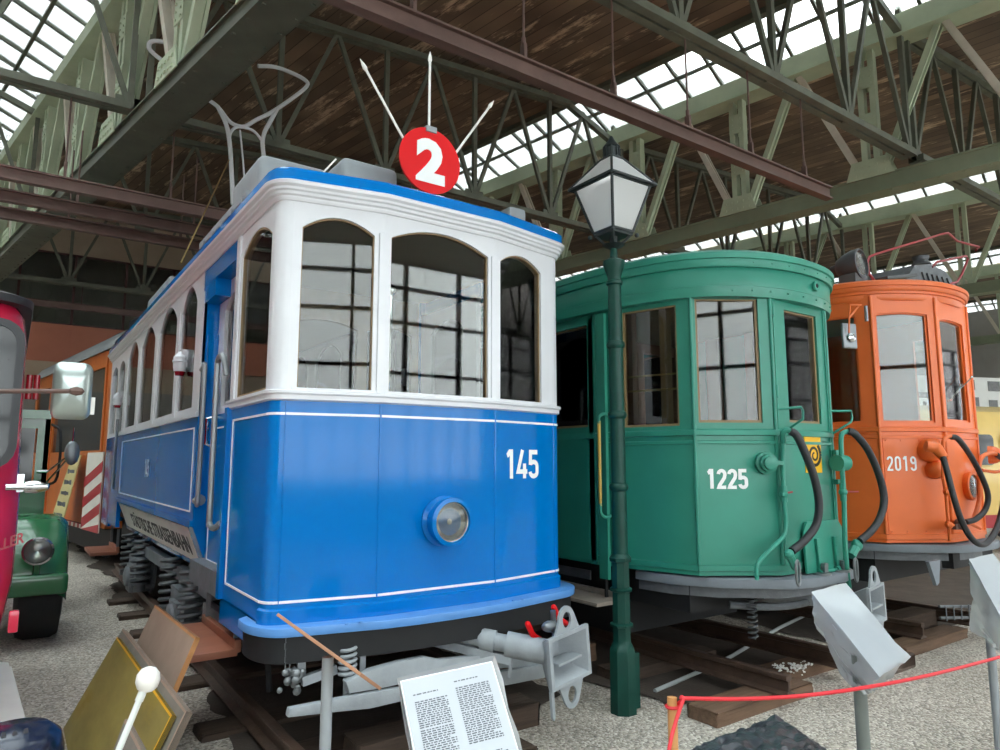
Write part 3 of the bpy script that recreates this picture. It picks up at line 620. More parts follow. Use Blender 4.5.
# cornice and roof
clo = [p for p in loop]
b = B(); b.sweep(clo, [(-.03, 3.335), (.012, 3.335), (.02, 3.35), (.02, 3.36), (.038, 3.367), (.038, 3.385), (.052, 3.392), (.052, 3.408), (.07, 3.42), (.074, 3.44), (.06, 3.45), (-.03, 3.45)], closed=True); b.out('cornice', M['white'], BL)
b = B(); b.sweep(clo, [(.0, 3.445), (.055, 3.445), (.055, 3.515), (.04, 3.53), (.0, 3.53)], closed=True); b.out('roof_edge', M['blue'], BL)
b = B(); rings = []
for k, z in ((1.02, 3.525), (.9, 3.58), (.7, 3.635), (.4, 3.66), (.02, 3.67)):
    rings.append([b.bm.verts.new((XC+(p.x-XC)*k, (YF+YR)/2+(p.y-(YF+YR)/2)*(1-(1-k)*.24), z)) for p in clo])
b.skin(rings); b.out('roof', M['roofgrey'], BL)
b = B(); b.bx(X0+.1, X1-.1, 4.1, 12.4, 3.34, 3.36); b.out('ceiling_lining', M['ceilcream'], BL, smooth=False)
# roof gear
def rbox(x0, x1, y0, y1, z0, z1, bev=.05, name='roof_box', mat='roofgrey'):
    b = B(); b.bx(x0, x1, y0, y1, z0, z1); b.bevel(bev, 3); return b.out(name, M[mat], BL)
rbox(1.25, 1.74, 4.62, 5.35, 3.54, 3.865); rbox(1.70, 2.12, 4.26, 4.6, 3.54, 3.83); rbox(2.13, 2.5, 4.3, 5.0, 3.58, 3.74, .04)
b = B(); b.bx(1.20, 1.25, 4.75, 6.2, 3.58, 3.63); 
for i in range(5): b.bx(1.19, 1.27, 4.8+i*.3, 4.84+i*.3, 3.53, 3.60)
b.out('roof_duckboard', M['roofgrey'], BL, smooth=False)
b = B(); b.bx(1.32, 1.62, 8.3, 9.8, 3.60, 3.84)
for i in range(5): b.bx(1.305, 1.33, 8.4+i*.28, 8.6+i*.28, 3.64, 3.8)
b.bevel(.03, 2); b.out('resistor_box', M['roofgrey'], BL)
b = B(); b.bx(3.0, 3.16, 4.12, 4.3, 3.58, 3.72); b.bevel(.03, 2); b.out('roof_vent', M['roofgrey'], BL)
b = B(); b.tube([at(229, 160, Y=9.2), at(181, 263, X=1.35)], .009, 6); b.out('trolley_rope', M['brassbar'], BL)
b = B(); b.tube([at(320, 176, Y=4.24), at(336, 159, Y=4.24)], .006, 6); b.out('trolley_rope', M['ivory'], BL)
# lyre-shaped current collector
yc = 9.3
def A(px, py, dy=0): return at(px, py, Y=yc+dy)
b = B()
b.tube(spline([A(200, 50), A(174, 44), A(154, 41), A(149, 46), A(154, 54), A(181, 75), A(205, 97), A(218, 107), A(229, 121), A(238, 126), A(246, 126), A(256, 120), A(272, 112), A(294, 97), A(307, 86), A(305, 80), A(292, 73), A(275, 67), A(258, 66)], 4), .028, 8)
b.tube(spline([A(218, 107), A(226, 124), A(229, 138), A(231, 160), A(233, 205)], 4), .03, 8)
b.tube(spline([A(277, 109), A(270, 122), A(264, 134), A(263, 150), A(270, 195)], 4), .03, 8)
b.tube(spline([A(229, 142), A(231, 132), A(238, 127), A(252, 130), A(260, 138), A(264, 146)], 4), .02, 8)
b.tube([A(240, 130), A(243, 160), A(246, 200)], .012, 6)
b.out('current_collector', paint('white_collector_tube', 'd3d7db', .4, .05), BL)
b = B(); b.bx(1.7, 2.9, 9.15, 9.45, 3.62, 3.8); b.bevel(.03); b.out('collector_base', M['roofgrey'], BL)
# route disc 2 with its three spear rods
dc = at(430, 161, Y=3.96); R2 = .233
b = B(); b.lathe([(0, -.008), (R2, -.008), (R2, .008), (0, .008)], dc, (-.02, -1, .0), 40); rd = b.out('route_disc', M['red'], BL)
text('numeral', '2', dc+Vector((0, -.009, -.005)), (1, 0, 0), (0, 0, 1), .225, .315, M['signwhite'], rd, bold=.05, depth=.003)
for a, c in (((403, 138), (365, 68)), ((429, 128), (430, 60)), ((458, 150), (490, 106))):
    p, q = at(*a, Y=3.975), at(*c, Y=3.975); d = (q-p).normalized(); p = p - d*.05
    b = B(); b.tube([p, q], .009, 6); b.lathe([(.009, 0), (.016, .02), (.012, .045), (.001, .085)], q-d*.02, d, 8); b.out('spear_rod', M['ivory'], rd)
b = B(); b.bar(dc+Vector((.0, .02, -.5)), dc+Vector((0, .02, -.1)), .05, .02, up=(0, 1, 0)); b.bx(dc.x-.04, dc.x+.04, dc.y-.02, dc.y+.02, dc.z+R2-.03, dc.z+R2+.01); b.out('disc_bracket', M['coupler'], rd)
# headlamp and number
hc = Vector((2.30, 3.9, 1.385))
b = B(); b.lathe([(.0, 0), (.155, 0), (.16, .02), (.135, .035), (.135, .10), (.15, .105), (.15, .13), (.125, .135), (.12, .09), (0, .085)], hc, (0, -1, 0), 28); hl = b.out('headlamp', M['blue'], BL)
b = B(); b.lathe([(0, .02), (.05, .03), (.1, .07), (.122, .11), (.122, .115), (0, .03)], hc, (0, -1, 0), 24); b.out('reflector', M['reflector'], hl); b = B(); b.lathe([(0, .128), (.09, .124), (.122, .112), (.122, .108), (0, .12)], hc, (0, -1, 0), 24); b.out('lens', M['lens'], hl); b = B(); b.ball(hc+Vector((0, -.07, 0)), .025); b.out('bulb', M['bulb'], hl)
pn = (Vector((3.32, 4.013)) - Vector((2.71, YF))).normalized(); pc = Vector((2.71, YF))+pn*.27
figures('car_number', '145', (pc.x+pn.y*.002, pc.y-pn.x*.002, 1.745), (pn.x, pn.y, 0), (0, 0, 1), .20, M['signwhite'], BL, st=.165, wide=1.25)
# inside
b = B(); b.bx(X0+.22, X1-.22, 4.1, 12.4, .95, 1.0); b.out('cabin_floor', M['wood'], BL)
for y in (6.02, 10.6):
    b = B(); wall_panel(b, (X0+.06, y), Vector((1, 0)), Vector((0, -1)), X1-X0-.12, 1.29, 3.34, [(.1, .58, 2.0, 3.0, .06), (.68, 1.32, 1.9, 3.0, .06), (1.42, 1.9, 2.0, 3.0, .06)], .05); b.out('bulkhead', M['ashwood'], BL)
for k in (0, 1):
    b = B(); x = X0+.1 if k == 0 else X1-.5; b.bx(x, x+.4, 6.2, 10.4, 1.32, 1.4); b.bx(x+.02 if k else x, x+.06 if k == 0 else x+.4, 6.2, 10.4, 1.4, 1.9); b.out('bench_seat', M['wood'], BL)
b = B(); b.cyl((1.95, 4.15, .95), (1.99, 4.12, 2.25), .03, n=10); b.tube([(1.99, 4.12, 2.2), (1.98, 4.06, 2.33), (1.95, 4.0, 2.85)], .018, 8); b.ball((1.95, 4.0, 2.87), .04); b.out('brake_handle', M['chrome'], BL)
b = B(); b.bx(2.5, 2.8, 4.08, 4.34, .95, 2.0); b.lathe([(0, 0), (.13, 0), (.13, .08), (0, .1)], (2.65, 4.21, 2.0), (0, 0, 1), 16); b.bevel(.02); b.out('controller', M['underblack'], BL)
# underframe, spring gear, wheels, steps
b = B(); b.bx(1.5, 3.06, 4.5, 12.3, .62, .9); b.bx(1.55, 3.0, 6.2, 10.8, .4, .62); b.bx(1.9, 2.66, 7.2, 9.4, .22, .45); b.out('underframe', M['underblack'], BL, smooth=False)
for sx, xx in ((-1, 1.42), (1, 3.14)):
    for ya in (6.95, 9.75):
        b = B(); b.bx(xx-.09, xx+.09, ya-.32, ya+.32, .26, .62); b.bx(xx-.13, xx+.1, ya-.16, ya+.16, .2, .52); b.lathe([(0, 0), (.13, 0), (.12, .06), (.05, .08), (0, .08)], (xx+sx*.1, ya, .38), (sx, 0, 0), 14); b.bar((xx+sx*.1, ya-.26, .3), (xx+sx*.1, ya+.26, .3), .05, .06); b.bevel(.012)
        b.out('axle_box', M['irongrey'], BL)
        for dy in (-.46, .46):
            b = B(); b.helix((xx+sx*.06, ya+dy, .36), .095, .5, 7, .022); b.lathe([(0, 0), (.11, 0), (.11, .03), (0, .031)], (xx+sx*.06, ya+dy, .34), (0, 0, 1), 12); b.lathe([(0, 0), (.07, 0), (.06, .08), (0, .09)], (xx+sx*.06, ya+dy, .26), (0, 0, 1), 10); b.out('coil_spring', M['spring'], BL)
        b = B(); xr = 1.50 if sx < 0 else 3.04
        b.lathe([(0, -.05), (.35, -.05), (.37, -.055), (.37, -.03), (.34, -.02), (.34, .05), (.25, .05), (.23, .01), (.08, .01), (.07, .06), (0, .06)], (xr, ya, .52), (sx, 0, 0), 28); b.out('wheel', M['irongrey'], BL)
    b = B(); b.bx(xx-.04, xx+.04, 6.0, 10.7, .66, .78); b.bx(xx-.035, xx+.035, 5.6, 6.2, .5, .62); b.out('truck_frame', M['irongrey'], BL)
    for y0, y1 in ((4.72, 5.66), (10.75, 11.6)):
        b = B(); x0, x1 = sorted((xx+sx*.14, xx+sx*.46)); b.bx(x0, x1, y0, y1, .53, .575); xi = x1 if sx < 0 else x0; b.bx(xi-.02, xi+.02, y0, y1, .55, .63); b.bevel(.006); st = b.out('footboard', M['stepwood'], BL)
        for y in (y0+.06, y1-.1): b = B(); b.bar((xi, y, .53), (xi, y, .86), .03, .012, up=(0, 1, 0)); b.bar((xi-sx*.0, y, .535), (xi+sx*.28, y, .535), .04, .012); b.out('step_bracket', M['irongrey'], st)
    b = B(); b.bar((xx, 4.6, .82), (xx, 6.0, .82), .04, .1); b.tube([(xx, 4.65, .8), (xx+.05, 4.65, .3)], .02, 8); b.out('guard_iron', M['underblack'], BL)
# lifeguard rails below the apron
b = B(); b.prism([at(x, y, Y=3.77) for x, y in ((346, 682), (372, 670), (400, 662), (425, 657), (440, 660), (470, 657), (505, 651), (535, 650), (540, 668), (505, 668), (470, 674), (420, 680), (380, 689), (350, 694))], (0, .06, 0))
b.bevel(.008); b.out('draw_beam', M['coupler'], BL)
b = B(); b.prism([at(x, y, Y=3.75) for x, y in ((288, 718), (290, 709), (325, 702), (360, 695), (400, 688), (450, 680), (500, 672), (550, 664), (550, 677), (500, 687), (450, 694), (400, 702), (370, 709), (340, 712))], (0, .05, 0)); b.bevel(.008); b.out('guard_rail', M['coupler'], BL)
for x in (1.66,):
    b = B(); b.helix((x, 3.86, .55), .045, .16, 5, .011); b.bar((x+.1, 3.88, .47), (x+.1, 3.88, .78), .035, .015, up=(0, 1, 0)); b.bar((x, 3.86, .40), (x, 3.86, .56), .04, .02, up=(0, 1, 0)); b.out('guard_spring', M['coupler'], BL)
b = B(); b.bar((1.42, 3.95, .54), (1.42, 3.95, .80), .045, .03, up=(0, 1, 0)); b.bar((1.42, 3.93, .545), (1.62, 3.93, .58), .04, .05); b.out('guard_hanger', M['coupler'], BL)
b = B(); rr = random.Random(3)
p = Vector((1.33, 3.92, .80))
for i in range(6):
    q = p + Vector((rr.uniform(-.008, .012), 0, -.035)); b.tube([p+Vector((.012, 0, 0)), p+Vector((.012, 0, -.03)), p+Vector((-.012, 0, -.03)), p+Vector((-.012, 0, 0))], .005, 5, True) ; p = q
for i in range(16): b.ball((1.36+rr.uniform(-.06, .06), 3.92+rr.uniform(-.03, .03), .56+rr.uniform(-.08, .06)), rr.uniform(.014, .028), (1, .5, 1), 8)
b.out('coupling_chain', M['steel'], BL)
# coupler head swung to the right
ch = at(566, 656, Y=3.42); sh = Vector((2.28, 4.05, .70)); dv = (ch-sh).normalized()
cs_ = Vector((dv.y, -dv.x, 0)).normalized(); cu_ = cs_.cross(dv)
C = thing('coupler', ch); C.parent = BL; C.location = ch - WL[BL.name]
b = B(); b.tube([sh, sh+(ch-sh)*.45], .052, 12); b.tube([sh+(ch-sh)*.40, sh+(ch-sh)*.5], .068, 12); b.tube([sh+(ch-sh)*.5, sh+(ch-sh)*.6], .055, 12); b.tube([sh+(ch-sh)*.58, ch-dv*.13], .078, 14); b.bar(sh-Z3*.07, sh+(ch-sh)*.62-Z3*.09, .08, .05); b.tube([sh+(ch-sh)*.62-Z3*.05, sh+(ch-sh)*.6-Z3*.2], .012, 6); b.out('coupler_shaft', M['coupler'], C)
def coupler_head(C, c, d, fn, fu, s=1.0, handles=True, w=.145, h=.15, roll=0.0):
    """funnel-faced transition coupler: fn is the direction it faces"""
    fn = v3(fn).normalized(); fs = fn.cross(Z3).normalized()*-1; fs = Z3.cross(fn).normalized(); fu = fn.cross(fs)*-1
    fz = Z3*math.cos(roll)-fs*math.sin(roll); fs = fs*math.cos(roll)+Z3*math.sin(roll)
    P = lambda a, z, k=0: c + fs*(a*s) + fz*(z*s) + fn*(k*s)
    b = B()
    O = [(-w, -h), (w, -h), (w, h), (-w, h)]; I = [(-.06, -.05), (.06, -.05), (.06, .06), (-.06, .06)]
    o_ = [P(a, z, .04) for a, z in O]; i_ = [P(a*.86, z*.86, .04) for a, z in O]; k_ = [P(a, z, -.11) for a, z in I]; bk = [P(a*1.2, z*1.2, -.14) for a, z in I]; ob = [P(a, z, .015) for a, z in O]
    for A_, B_ in ((o_, i_), (i_, k_), (bk, ob), (ob, o_)):
        for j in range(4): b.face([A_[j], A_[(j+1) % 4], B_[(j+1) % 4], B_[j]])
    b.face(k_); b.face(bk)
    b.box(P(0, -.02, -.02), (.22*s, .11*s, .014*s), (fs, fn, Z3)); bmesh.ops.remove_doubles(b.bm, verts=b.bm.verts, dist=1e-5)
    b.out('coupler_funnel', M['coupler'], C, smooth=False)
    for sg in (1, -1):      # pin lugs with a hole, above and below
        b = B(); n = 16; cz = sg*(h+.07); inner = [P(.04*math.cos(2*PI*i/n), cz+.05*math.sin(2*PI*i/n), .03) for i in range(n)]
        outer = []
        for i in range(n):
            a = 2*PI*i/n; x, z = math.cos(a), math.sin(a)
            outer.append(P(.075*x if z*sg > 0 else .12*x, cz + (.085*z if z*sg > 0 else sg*-.085), .03) if z*sg > -.3 else P(.12*max(-1, min(1, x*1.3)), sg*(h-.01), .03))
        for i in range(n):
            j = (i+1) % n; b.prism([inner[i], inner[j], outer[j], outer[i]], -fn*(.016*s))
        b.out('pin_lug', M['coupler'], C, smooth=False)
    b = B(); b.prism([P(-w, -h, .03), P(-w+.025, -h, .03), P(-w+.022, -h-.15, .03), P(-w+.01, -h-.17, .03), P(-w+.0, -h-.15, .03)], -fn*.02); b.out('guide_horn', M['coupler'], C, smooth=False)
    if handles:
        for a, z, k in ((-.13, .16, -.16), (.10, .21, -.14)):
            b = B(); p = P(a, z, k); b.tube(spline([p+fs*.09-Z3*.08, p+fs*.02-Z3*.03, p-fs*.03+Z3*.05], 4), .019, 8); b.ball(p-fs*.03+Z3*.05, .019, n=8); b.out('release_handle', M['red'], C)
        b = B(); b.cyl(P(.02, .1, -.1), P(.02, .26, -.1), .018, n=8); b.ball(P(-.02, .17, -.1), .05, (1.2, .8, .7)); b.out('coupling_pin', M['steel'], C)
coupler_head(C, ch, dv, Vector((.16, -.987, 0)), None, 1.0, True, .19, .155, .10)
# ------------------------------------------------------------------ two bow-fronted tramcars
HALF = [(-1.13, 8.9), (-1.13, 2.0), (-1.125, 1.2), (-1.085, .95), (-.91, .35), (-.39, 0)]
def bow_tram(name_label, cx, yf, dz, P, E, buf, zroof, HALF=HALF):
    T = thing('tram', (cx, yf+4.6, 0), name_label, 'tram')
    L = 9.3
    half = [Vector((cx+x, yf+y)) for x, y in HALF]; other = [Vector((2*cx-p.x, p.y)) for p in half[::-1]]
    frontp = half[1:] + other[:-1]
    rearp = [Vector((2*cx-p.x, 2*yf+L-p.y)) for p in frontp]; loop = frontp + rearp
    smooth = chaikin(loop, 2, True)
    zb, zs, zt = .92+dz, 1.98+dz, 3.06+dz
    S = dict(T=T, cx=cx, yf=yf, zb=zb, zs=zs, zt=zt, loop=loop, half=half)
    # lower sheets, one per facet, with lap strips
    def seg(i, side):
        a, c = half[i], half[i+1]
        if side > 0: a, c = Vector((2*cx-c.x, c.y)), Vector((2*cx-a.x, a.y))
        return a, c
    facets = [(*seg(1, -1), 's'), (*seg(2, -1), 's'), (*seg(3, -1), 's'), (*seg(4, -1), 'q'), (half[5], other[0], 'c'), (*seg(4, 1), 'q'), (*seg(3, 1), 's'), (*seg(2, 1), 's'), (*seg(1, 1), 's')]
    b = B(); b.sweep(loop, [(0, zb), (0, zs), (-.04, zs), (-.04, zb)], closed=True)
    b.sweep(loop, [(0, zb+.03), (.014, zb+.035), (.014, zb+.075), (0, zb+.08)], closed=True)
    for p in (half[4], half[5], other[0], other[1], half[3], other[2], half[2], other[3]):
        b.cyl((p.x, p.y, zb+.08), (p.x, p.y, zs), .016, n=8)
    b.out('dash_panel', P, T)
    b = B(); b.sweep(loop, [(0, zs-.02), (.02, zs-.015), (.022, zs+.02), (.008, zs+.03), (-.03, zs+.03), (-.03, zs-.02)], closed=True)
    b.sweep(loop, [(0, zs-.085), (.01, zs-.08), (.01, zs-.06), (0, zs-.055)], closed=True)
    b.out('sill_rail', E, T)
    return S
def upper(S, side_wins, P, glassm, sash, rise_side=0):
    """posts and window surrounds per facet; side_wins maps facet index to openings"""
    loop, cx, zs, zt, T = S['loop'], S['cx'], S['zs'], S['zt'], S['T']
    n = len(loop); b = B()
    for i in range(n):
        a, c = loop[i], loop[(i+1) % n]; u = c-a; nr = Vector((u.y, -u.x)); w = side_wins.get(i, [])
        wall_panel(b, a, u, nr, u.length, zs, zt+.02, w, .05)
    for p in loop: b.cyl((p.x, p.y, zs), (p.x, p.y, zt), .016, n=10)
    b.out('window_surround', P, T)
    for i, ws in side_wins.items():
        a, c = loop[i], loop[(i+1) % n]; u = c-a
        for w in ws: win_pane('window', a, u, Vector((u.y, -u.x)), w, glassm, T, d=.03, sash=sash, sw=.02)
def roof_of(S, bands, P, E, topm, zroof):
    sm = chaikin(S['loop'], 3, True); cx, yf, T = S['cx'], S['yf'], S['T']
    for nm, prof, m in bands:
        b = B(); b.sweep(sm, prof, closed=True); b.out(nm, m, T)
    b = B(); rings = []; yc = yf+4.65
    for k, z in ((1.02, zroof), (.92, zroof+.04), (.72, zroof+.085), (.4, zroof+.115), (.02, zroof+.125)):
        rings.append([b.bm.verts.new((cx+(p.x-cx)*k, yc+(p.y-yc)*(1-(1-k)*.3), z)) for p in sm])
    b.skin(rings); b.out('roof', topm, T)
    b = B(); inner = [(cx+(p.x-cx)*.93, yc+(p.y-yc)*.97) for p in S['loop']]; b.prism([(x, y, S['zt']+.03) for x, y in inner], Z3*.02); b.out('ceiling_lining', M['ceilcream'], T, smooth=False)
def inside(S):
    T, cx, yf, zb = S['T'], S['cx'], S['yf'], S['zb']
    yc = yf+4.65; b = B(); b.prism([(cx+(p.x-cx)*.95, yc+(p.y-yc)*.985, zb+.02) for p in S['loop']], Z3*.04); b.out('cabin_floor', M['wood'], T, smooth=False)
    for y in (yf+2.1, yf+7.2):
        b = B(); wall_panel(b, (cx-1.08, y), Vector((1, 0)), Vector((0, -1)), 2.16, zb+.05, S['zt'], [(.12, .62, 2.05, 2.95, 0), (.72, 1.42, 1.9, 2.95, 0), (1.52, 2.04, 2.05, 2.95, 0)], .06); b.out('bulkhead', M['wood'], T, smooth=False)
    for k in (-1, 1):
        b = B(); x0, x1 = sorted((cx+k*.6, cx+k*1.06)); b.bx(x0, x1, yf+2.3, yf+7.0, 1.38, 1.46); xe = cx+k*1.04; b.bx(xe-.03, xe+.03, yf+2.3, yf+7.0, 1.46, 1.95); b.out('bench_seat', M['leather'], T)
def posts(S):
    T, cx, yf = S['T'], S['cx'], S['yf']
    for k in (-1, 1):
        for y, w in ((.62, .07), (1.0, .10), (1.42, .16), (1.75, .06)):
            b = B(); b.bx(cx+k*.86-.03, cx+k*.86+.03, yf+y, yf+y+w, S['zb']+.06, S['zt']); b.out('inner_post', M['ashwood'] if w < .1 else M['wood'], T, smooth=False)
def gear(S, buf, rail_half=.49):
    T, cx, yf, zb = S['T'], S['cx'], S['yf'], S['zb']
    b = B(); b.bx(cx-.85, cx+.85, yf+.5, yf+8.6, .62, zb-.02); b.bx(cx-.8, cx+.8, yf+1.3, yf+7.6, .3, .62); b.out('underframe', M['underblack'], T, smooth=False)
    for y in (yf+2.6, yf+6.7):
        for k in (-1, 1):
            b = B(); b.lathe([(0, -.05), (.35, -.05), (.37, -.055), (.37, -.03), (.34, -.02), (.34, .05), (.24, .05), (.22, .01), (.08, .01), (.07, .06), (0, .06)], (cx+k*rail_half, y, .585), (k, 0, 0), 26); b.out('wheel', M['irongrey'], T)
            b = B(); b.bx(cx+k*.82-.1, cx+k*.82+.1, y-.2, y+.2, .35, .75); b.helix((cx+k*.82, y-.35, .4), .07, .4, 6, .016); b.helix((cx+k*.82, y+.35, .4), .07, .4, 6, .016); b.bx(cx+k*.82-.04, cx+k*.82+.04, y-1.0, y+1.0, .72, .8); b.out('axle_box', M['irongrey'], T)
    pl = [(-1.02, .9), (-.98, .55), (-.80, .22), (-.42, -.10), (-.2, -.15), (.2, -.15), (.42, -.10), (.80, .22), (.98, .55), (1.02, .9)]
    b = B(); b.prism([(cx+x, yf+y, zb-.085) for x, y in pl], Z3*.07); b.bevel(.008); b.out('buffer_beam', buf, T)
    b = B(); b.prism([(cx+x*.93, yf+.12+y*.9, zb-.17) for x, y in pl], Z3*.085); b.out('buffer_skirt', M['irongrey'], T)

# ---------------- green car 1225
GX, GY = 5.17, 3.11
G = bow_tram('green tramcar numbered 1225 with a yellow spiral plate beside its hose', GX, GY, 0, M['green'], M['greenedge'], M['buffer'], 3.42)
zb, zs, zt = G['zb'], G['zs'], G['zt']; GT = G['T']
wg = {}
LP = G['loop']; NL = len(LP)
def seglen(i): return (LP[(i+1) % NL]-LP[i]).length
# loop order: side(2.0) 0:1.5 1:.85 2:A(.35) 3:B 4:B' 5:A' ...
wg[0] = [(.16, .70, 2.06, 2.95, 0)]; wg[2] = [(0.02, seglen(2)-.12, 2.04, 3.0, 0)]
wg[3] = [(.035, .53, 2.06, 3.03, 0)]; wg[4] = [(.19, .645, 2.07, 2.97, 0)]; wg[5] = [(.09, .56, 2.06, 3.02, 0)]
wg[6] = [(.12, seglen(6)-.02, 2.04, 3.0, 0)]
Ls = seglen(NL-1)
for i in range(NL):
    if seglen(i) > 4:
        n_ = 5; p = seglen(i)/n_; wg[i] = [(p*k+.09, p*k+p-.09, 2.04, 2.98, .05) for k in range(n_)]
upper(G, wg, M['green'], M['glass'], M['ashwood'])
roof_of(G, [('fascia', [(-.02, zt-.03), (.07, zt-.025), (.075, zt+.0), (.08, zt+.03), (.08, zt+.2), (.07, zt+.215), (-.02, zt+.215)], M['green']),
            ('roof_edge', [(-.02, zt+.205), (.10, zt+.205), (.105, zt+.215), (.105, zt+.265), (.12, zt+.27), (.12, zt+.315), (.07, zt+.345), (-.02, zt+.345)], M['greenedge'])], M['green'], M['greenedge'], M['roofpale'], zt+.34)
inside(G); posts(G); gear(G, M['buffer'])
b = B(); sm = chaikin(LP, 3, True); b.sweep(sm, [(.07, zt+.055), (.083, zt+.055), (.083, zt+.061), (.07, zt+.061)], closed=True); b.out('fascia_lining', M['greenedge'], GT, smooth=False)
b = B()
for q in [p for p in sm if p.y < GY+2.2][::2]:
    d = (q-Vector((GX, GY+4))).normalized()
    for z, o in ((zt+.02, .086), (zt+.24, .109)): b.ball((q.x+d.x*o, q.y+d.y*o, z), .007, n=6)
b.out('rivet_row', M['greenedge'], GT)
# side door, its posts, the ochre grab pole and footboards
b = B(); xs = GX-1.13
b.bx(xs-.03, xs+.0, GY+1.06, GY+1.16, zb-.1, zt-.05); b.bx(xs-.012, xs+.0, GY+1.2, GY+1.28, zb, zt-.05); b.bx(xs-.012, xs, GY+1.95, GY+2.02, zb, zt-.05)
b.bx(xs-.02, xs, GY+1.2, GY+2.0, zs-.02, zs+.03); b.out('door_post', M['greenedge'], GT)
b = B(); wall_panel(b, (xs-.012, GY+1.22), Vector((0, 1)), Vector((-1, 0)), .70, zb+.03, zt-.06, [(.07, .60, 2.06, 2.95, 0)], .02); b.out('side_door', M['green'], GT)
xg = xs-.11; b = B(); p0, p1 = at(599, 421, X=xg), at(600.5, 506, X=xg); b.tube([p0, p1], .013, 8); b.out('grab_pole', M['brass'], GT)
b = B(); b.tube(spline([p0+Vector((.1, -.02, .04)), p0+Vector((.04, -.01, .06)), p0+Z3*.03, p0-Z3*.02], 4), .013, 8); b.ball(p0+Vector((.1, -.02, .06)), .02); b.out('grab_pole_bracket', M['greenedge'], GT)
b = B(); b.tube(spline([p1+Vector((.1, -.02, -.08)), p1+Vector((.04, -.01, -.09)), p1-Z3*.05, p1+Z3*.02], 4), .013, 8); b.out('grab_pole_bracket', M['greenedge'], GT)
for sx in (-1, 1):
    b = B(); x0, x1 = sorted((GX+sx*1.0, GX+sx*1.3)); b.bx(x0, x1, GY+1.05, GY+2.3, .62, .655); b.bx(GX+sx*1.0-.02, GX+sx*1.0+.02, GY+1.05, GY+2.3, .6, .7); b.bevel(.015, 2); b.out('footboard', paint('worn_grey_board', '8e8378', .8, .2, 6), GT)
    b = B(); b.bar((GX+sx*1.05, GY+1.2, .64), (GX+sx*1.05, GY+1.2, .9), .03, .015, up=(0, 1, 0)); b.out('step_bracket', M['underblack'], GT)
    b = B(); b.bar((GX+sx*1.05, GY+2.1, .64), (GX+sx*1.05, GY+2.1, .9), .03, .015, up=(0, 1, 0)); b.out('step_bracket', M['underblack'], GT)
# brass bars across the side windows
for i in (2,):
    a, c = LP[i], LP[i+1]; u = (c-a).normalized(); nn = Vector((u.y, -u.x))
    for z in (2.34, 2.46):
        b = B(); p, q = a+u*(.33 if i == 1 else 0)-nn*.07, c-u*(.13 if i == 2 else 0)-nn*.07; b.tube([(p.x, p.y, z), (q.x, q.y, z)], .008, 6); b.out('window_bar', M['brassbar'], GT)
# handwheel inside and hand lever
b = B(); hw = Vector((4.85, 3.75, 2.08)); b.tube([hw+Vector((.14*math.cos(t*PI/10), .14*math.sin(t*PI/10), 0)) for t in range(20)], .013, 8, True); b.cyl(hw-Z3*1.1, hw, .025)
for t in range(3): b.tube([hw, hw+Vector((.14*math.cos(t*2.1), .14*math.sin(t*2.1), 0))], .009, 6)
b.out('brake_handwheel', M['steel'], GT)
b = B(); b.bx(5.15, 5.45, 3.4, 3.65, zb, 2.05); b.lathe([(0, 0), (.12, 0), (.11, .07), (0, .08)], (5.3, 3.52, 2.05), (0, 0, 1), 14); b.out('controller', M['wood'], GT)
# number, socket, pipes, hoses, handles, bridge plate
def facet_pt(a, c, u, out, z): d = (c-a).normalized(); n = Vector((d.y, -d.x)); p = a+d*u+n*out; return Vector((p.x, p.y, z))
fa, fb = LP[3], LP[4]; fd = (fb-fa).normalized(); fn_ = Vector((fd.y, -fd.x))
figures('car_number', '1225', facet_pt(fa, fb, .235, .002, at(730, 479, Y=3.3).z), fd, (0, 0, 1), .145, M['signwhite'], GT, st=.185, gap=.50, wide=1.12)
sk = facet_pt(fa, fb, .535, 0, at(767, 463, Y=3.13).z)
b = B(); b.lathe([(0, 0), (.085, 0), (.085, .03), (.065, .035), (.065, .075), (.05, .08), (.05, .11), (.03, .115), (0, .115)], sk, (fn_.x, fn_.y, 0), 20); b.bar(sk+Vector((fn_.x*.06, fn_.y*.06, .0)), sk+Vector((fn_.x*.06+fd.x*.11, fn_.y*.06+fd.y*.11, .0)), .03, .03); b.out('lighting_socket', M['green'], GT)
yp = GY-.05
def F(px, py, y=yp): return at(px, py, Y=y)
fl = zb-.02
def airpipe(pts, name='air_pipe', r=.016, mat='greenedge', T=None): b = B(); b.tube(spline(pts, 5), r, 8); return b.out(name, M[mat], T or GT)
airpipe([F(783, 440), F(783, 470), F(784, 500), F(786, 520), F(784, 535), F(775, 545), F(764, 556), F(757, 566), F(757, 580)])
b = B(); v = F(784, 494); b.ball(v, .035, n=10); b.cyl(v-Z3*.06, v+Z3*.06, .024, n=8); b.bar(v+Vector((-.05, -.01, 0)), v+Vector((.02, -.01, 0)), .02, .02); b.out('air_cock', M['greenedge'], GT); b = B(); b.bar(v+Vector((.0, -.03, .01)), v+Vector((.06, -.03, .015)), .012, .012); b.out('cock_handle', M['redrod'], GT)
def hose(pts, r=.03, T=None): b = B(); b.tube(spline(pts, 6), r, 10); return b.out('air_hose', M['rubber'], T or GT)
hose([F(790, 431, 2.98), F(797, 436, 2.95), F(806, 455, 2.92), F(815, 480, 2.9), F(819, 505, 2.9), F(816, 525, 2.92), F(805, 540, 2.95), F(792, 551, 2.98)])
b = B(); b.tube(spline([F(783, 442), F(783, 433, 3.03), F(787, 430, 3.0), F(793, 433, 2.97)], 4), .022, 8); b.out('hose_elbow', M['greenedge'], GT)
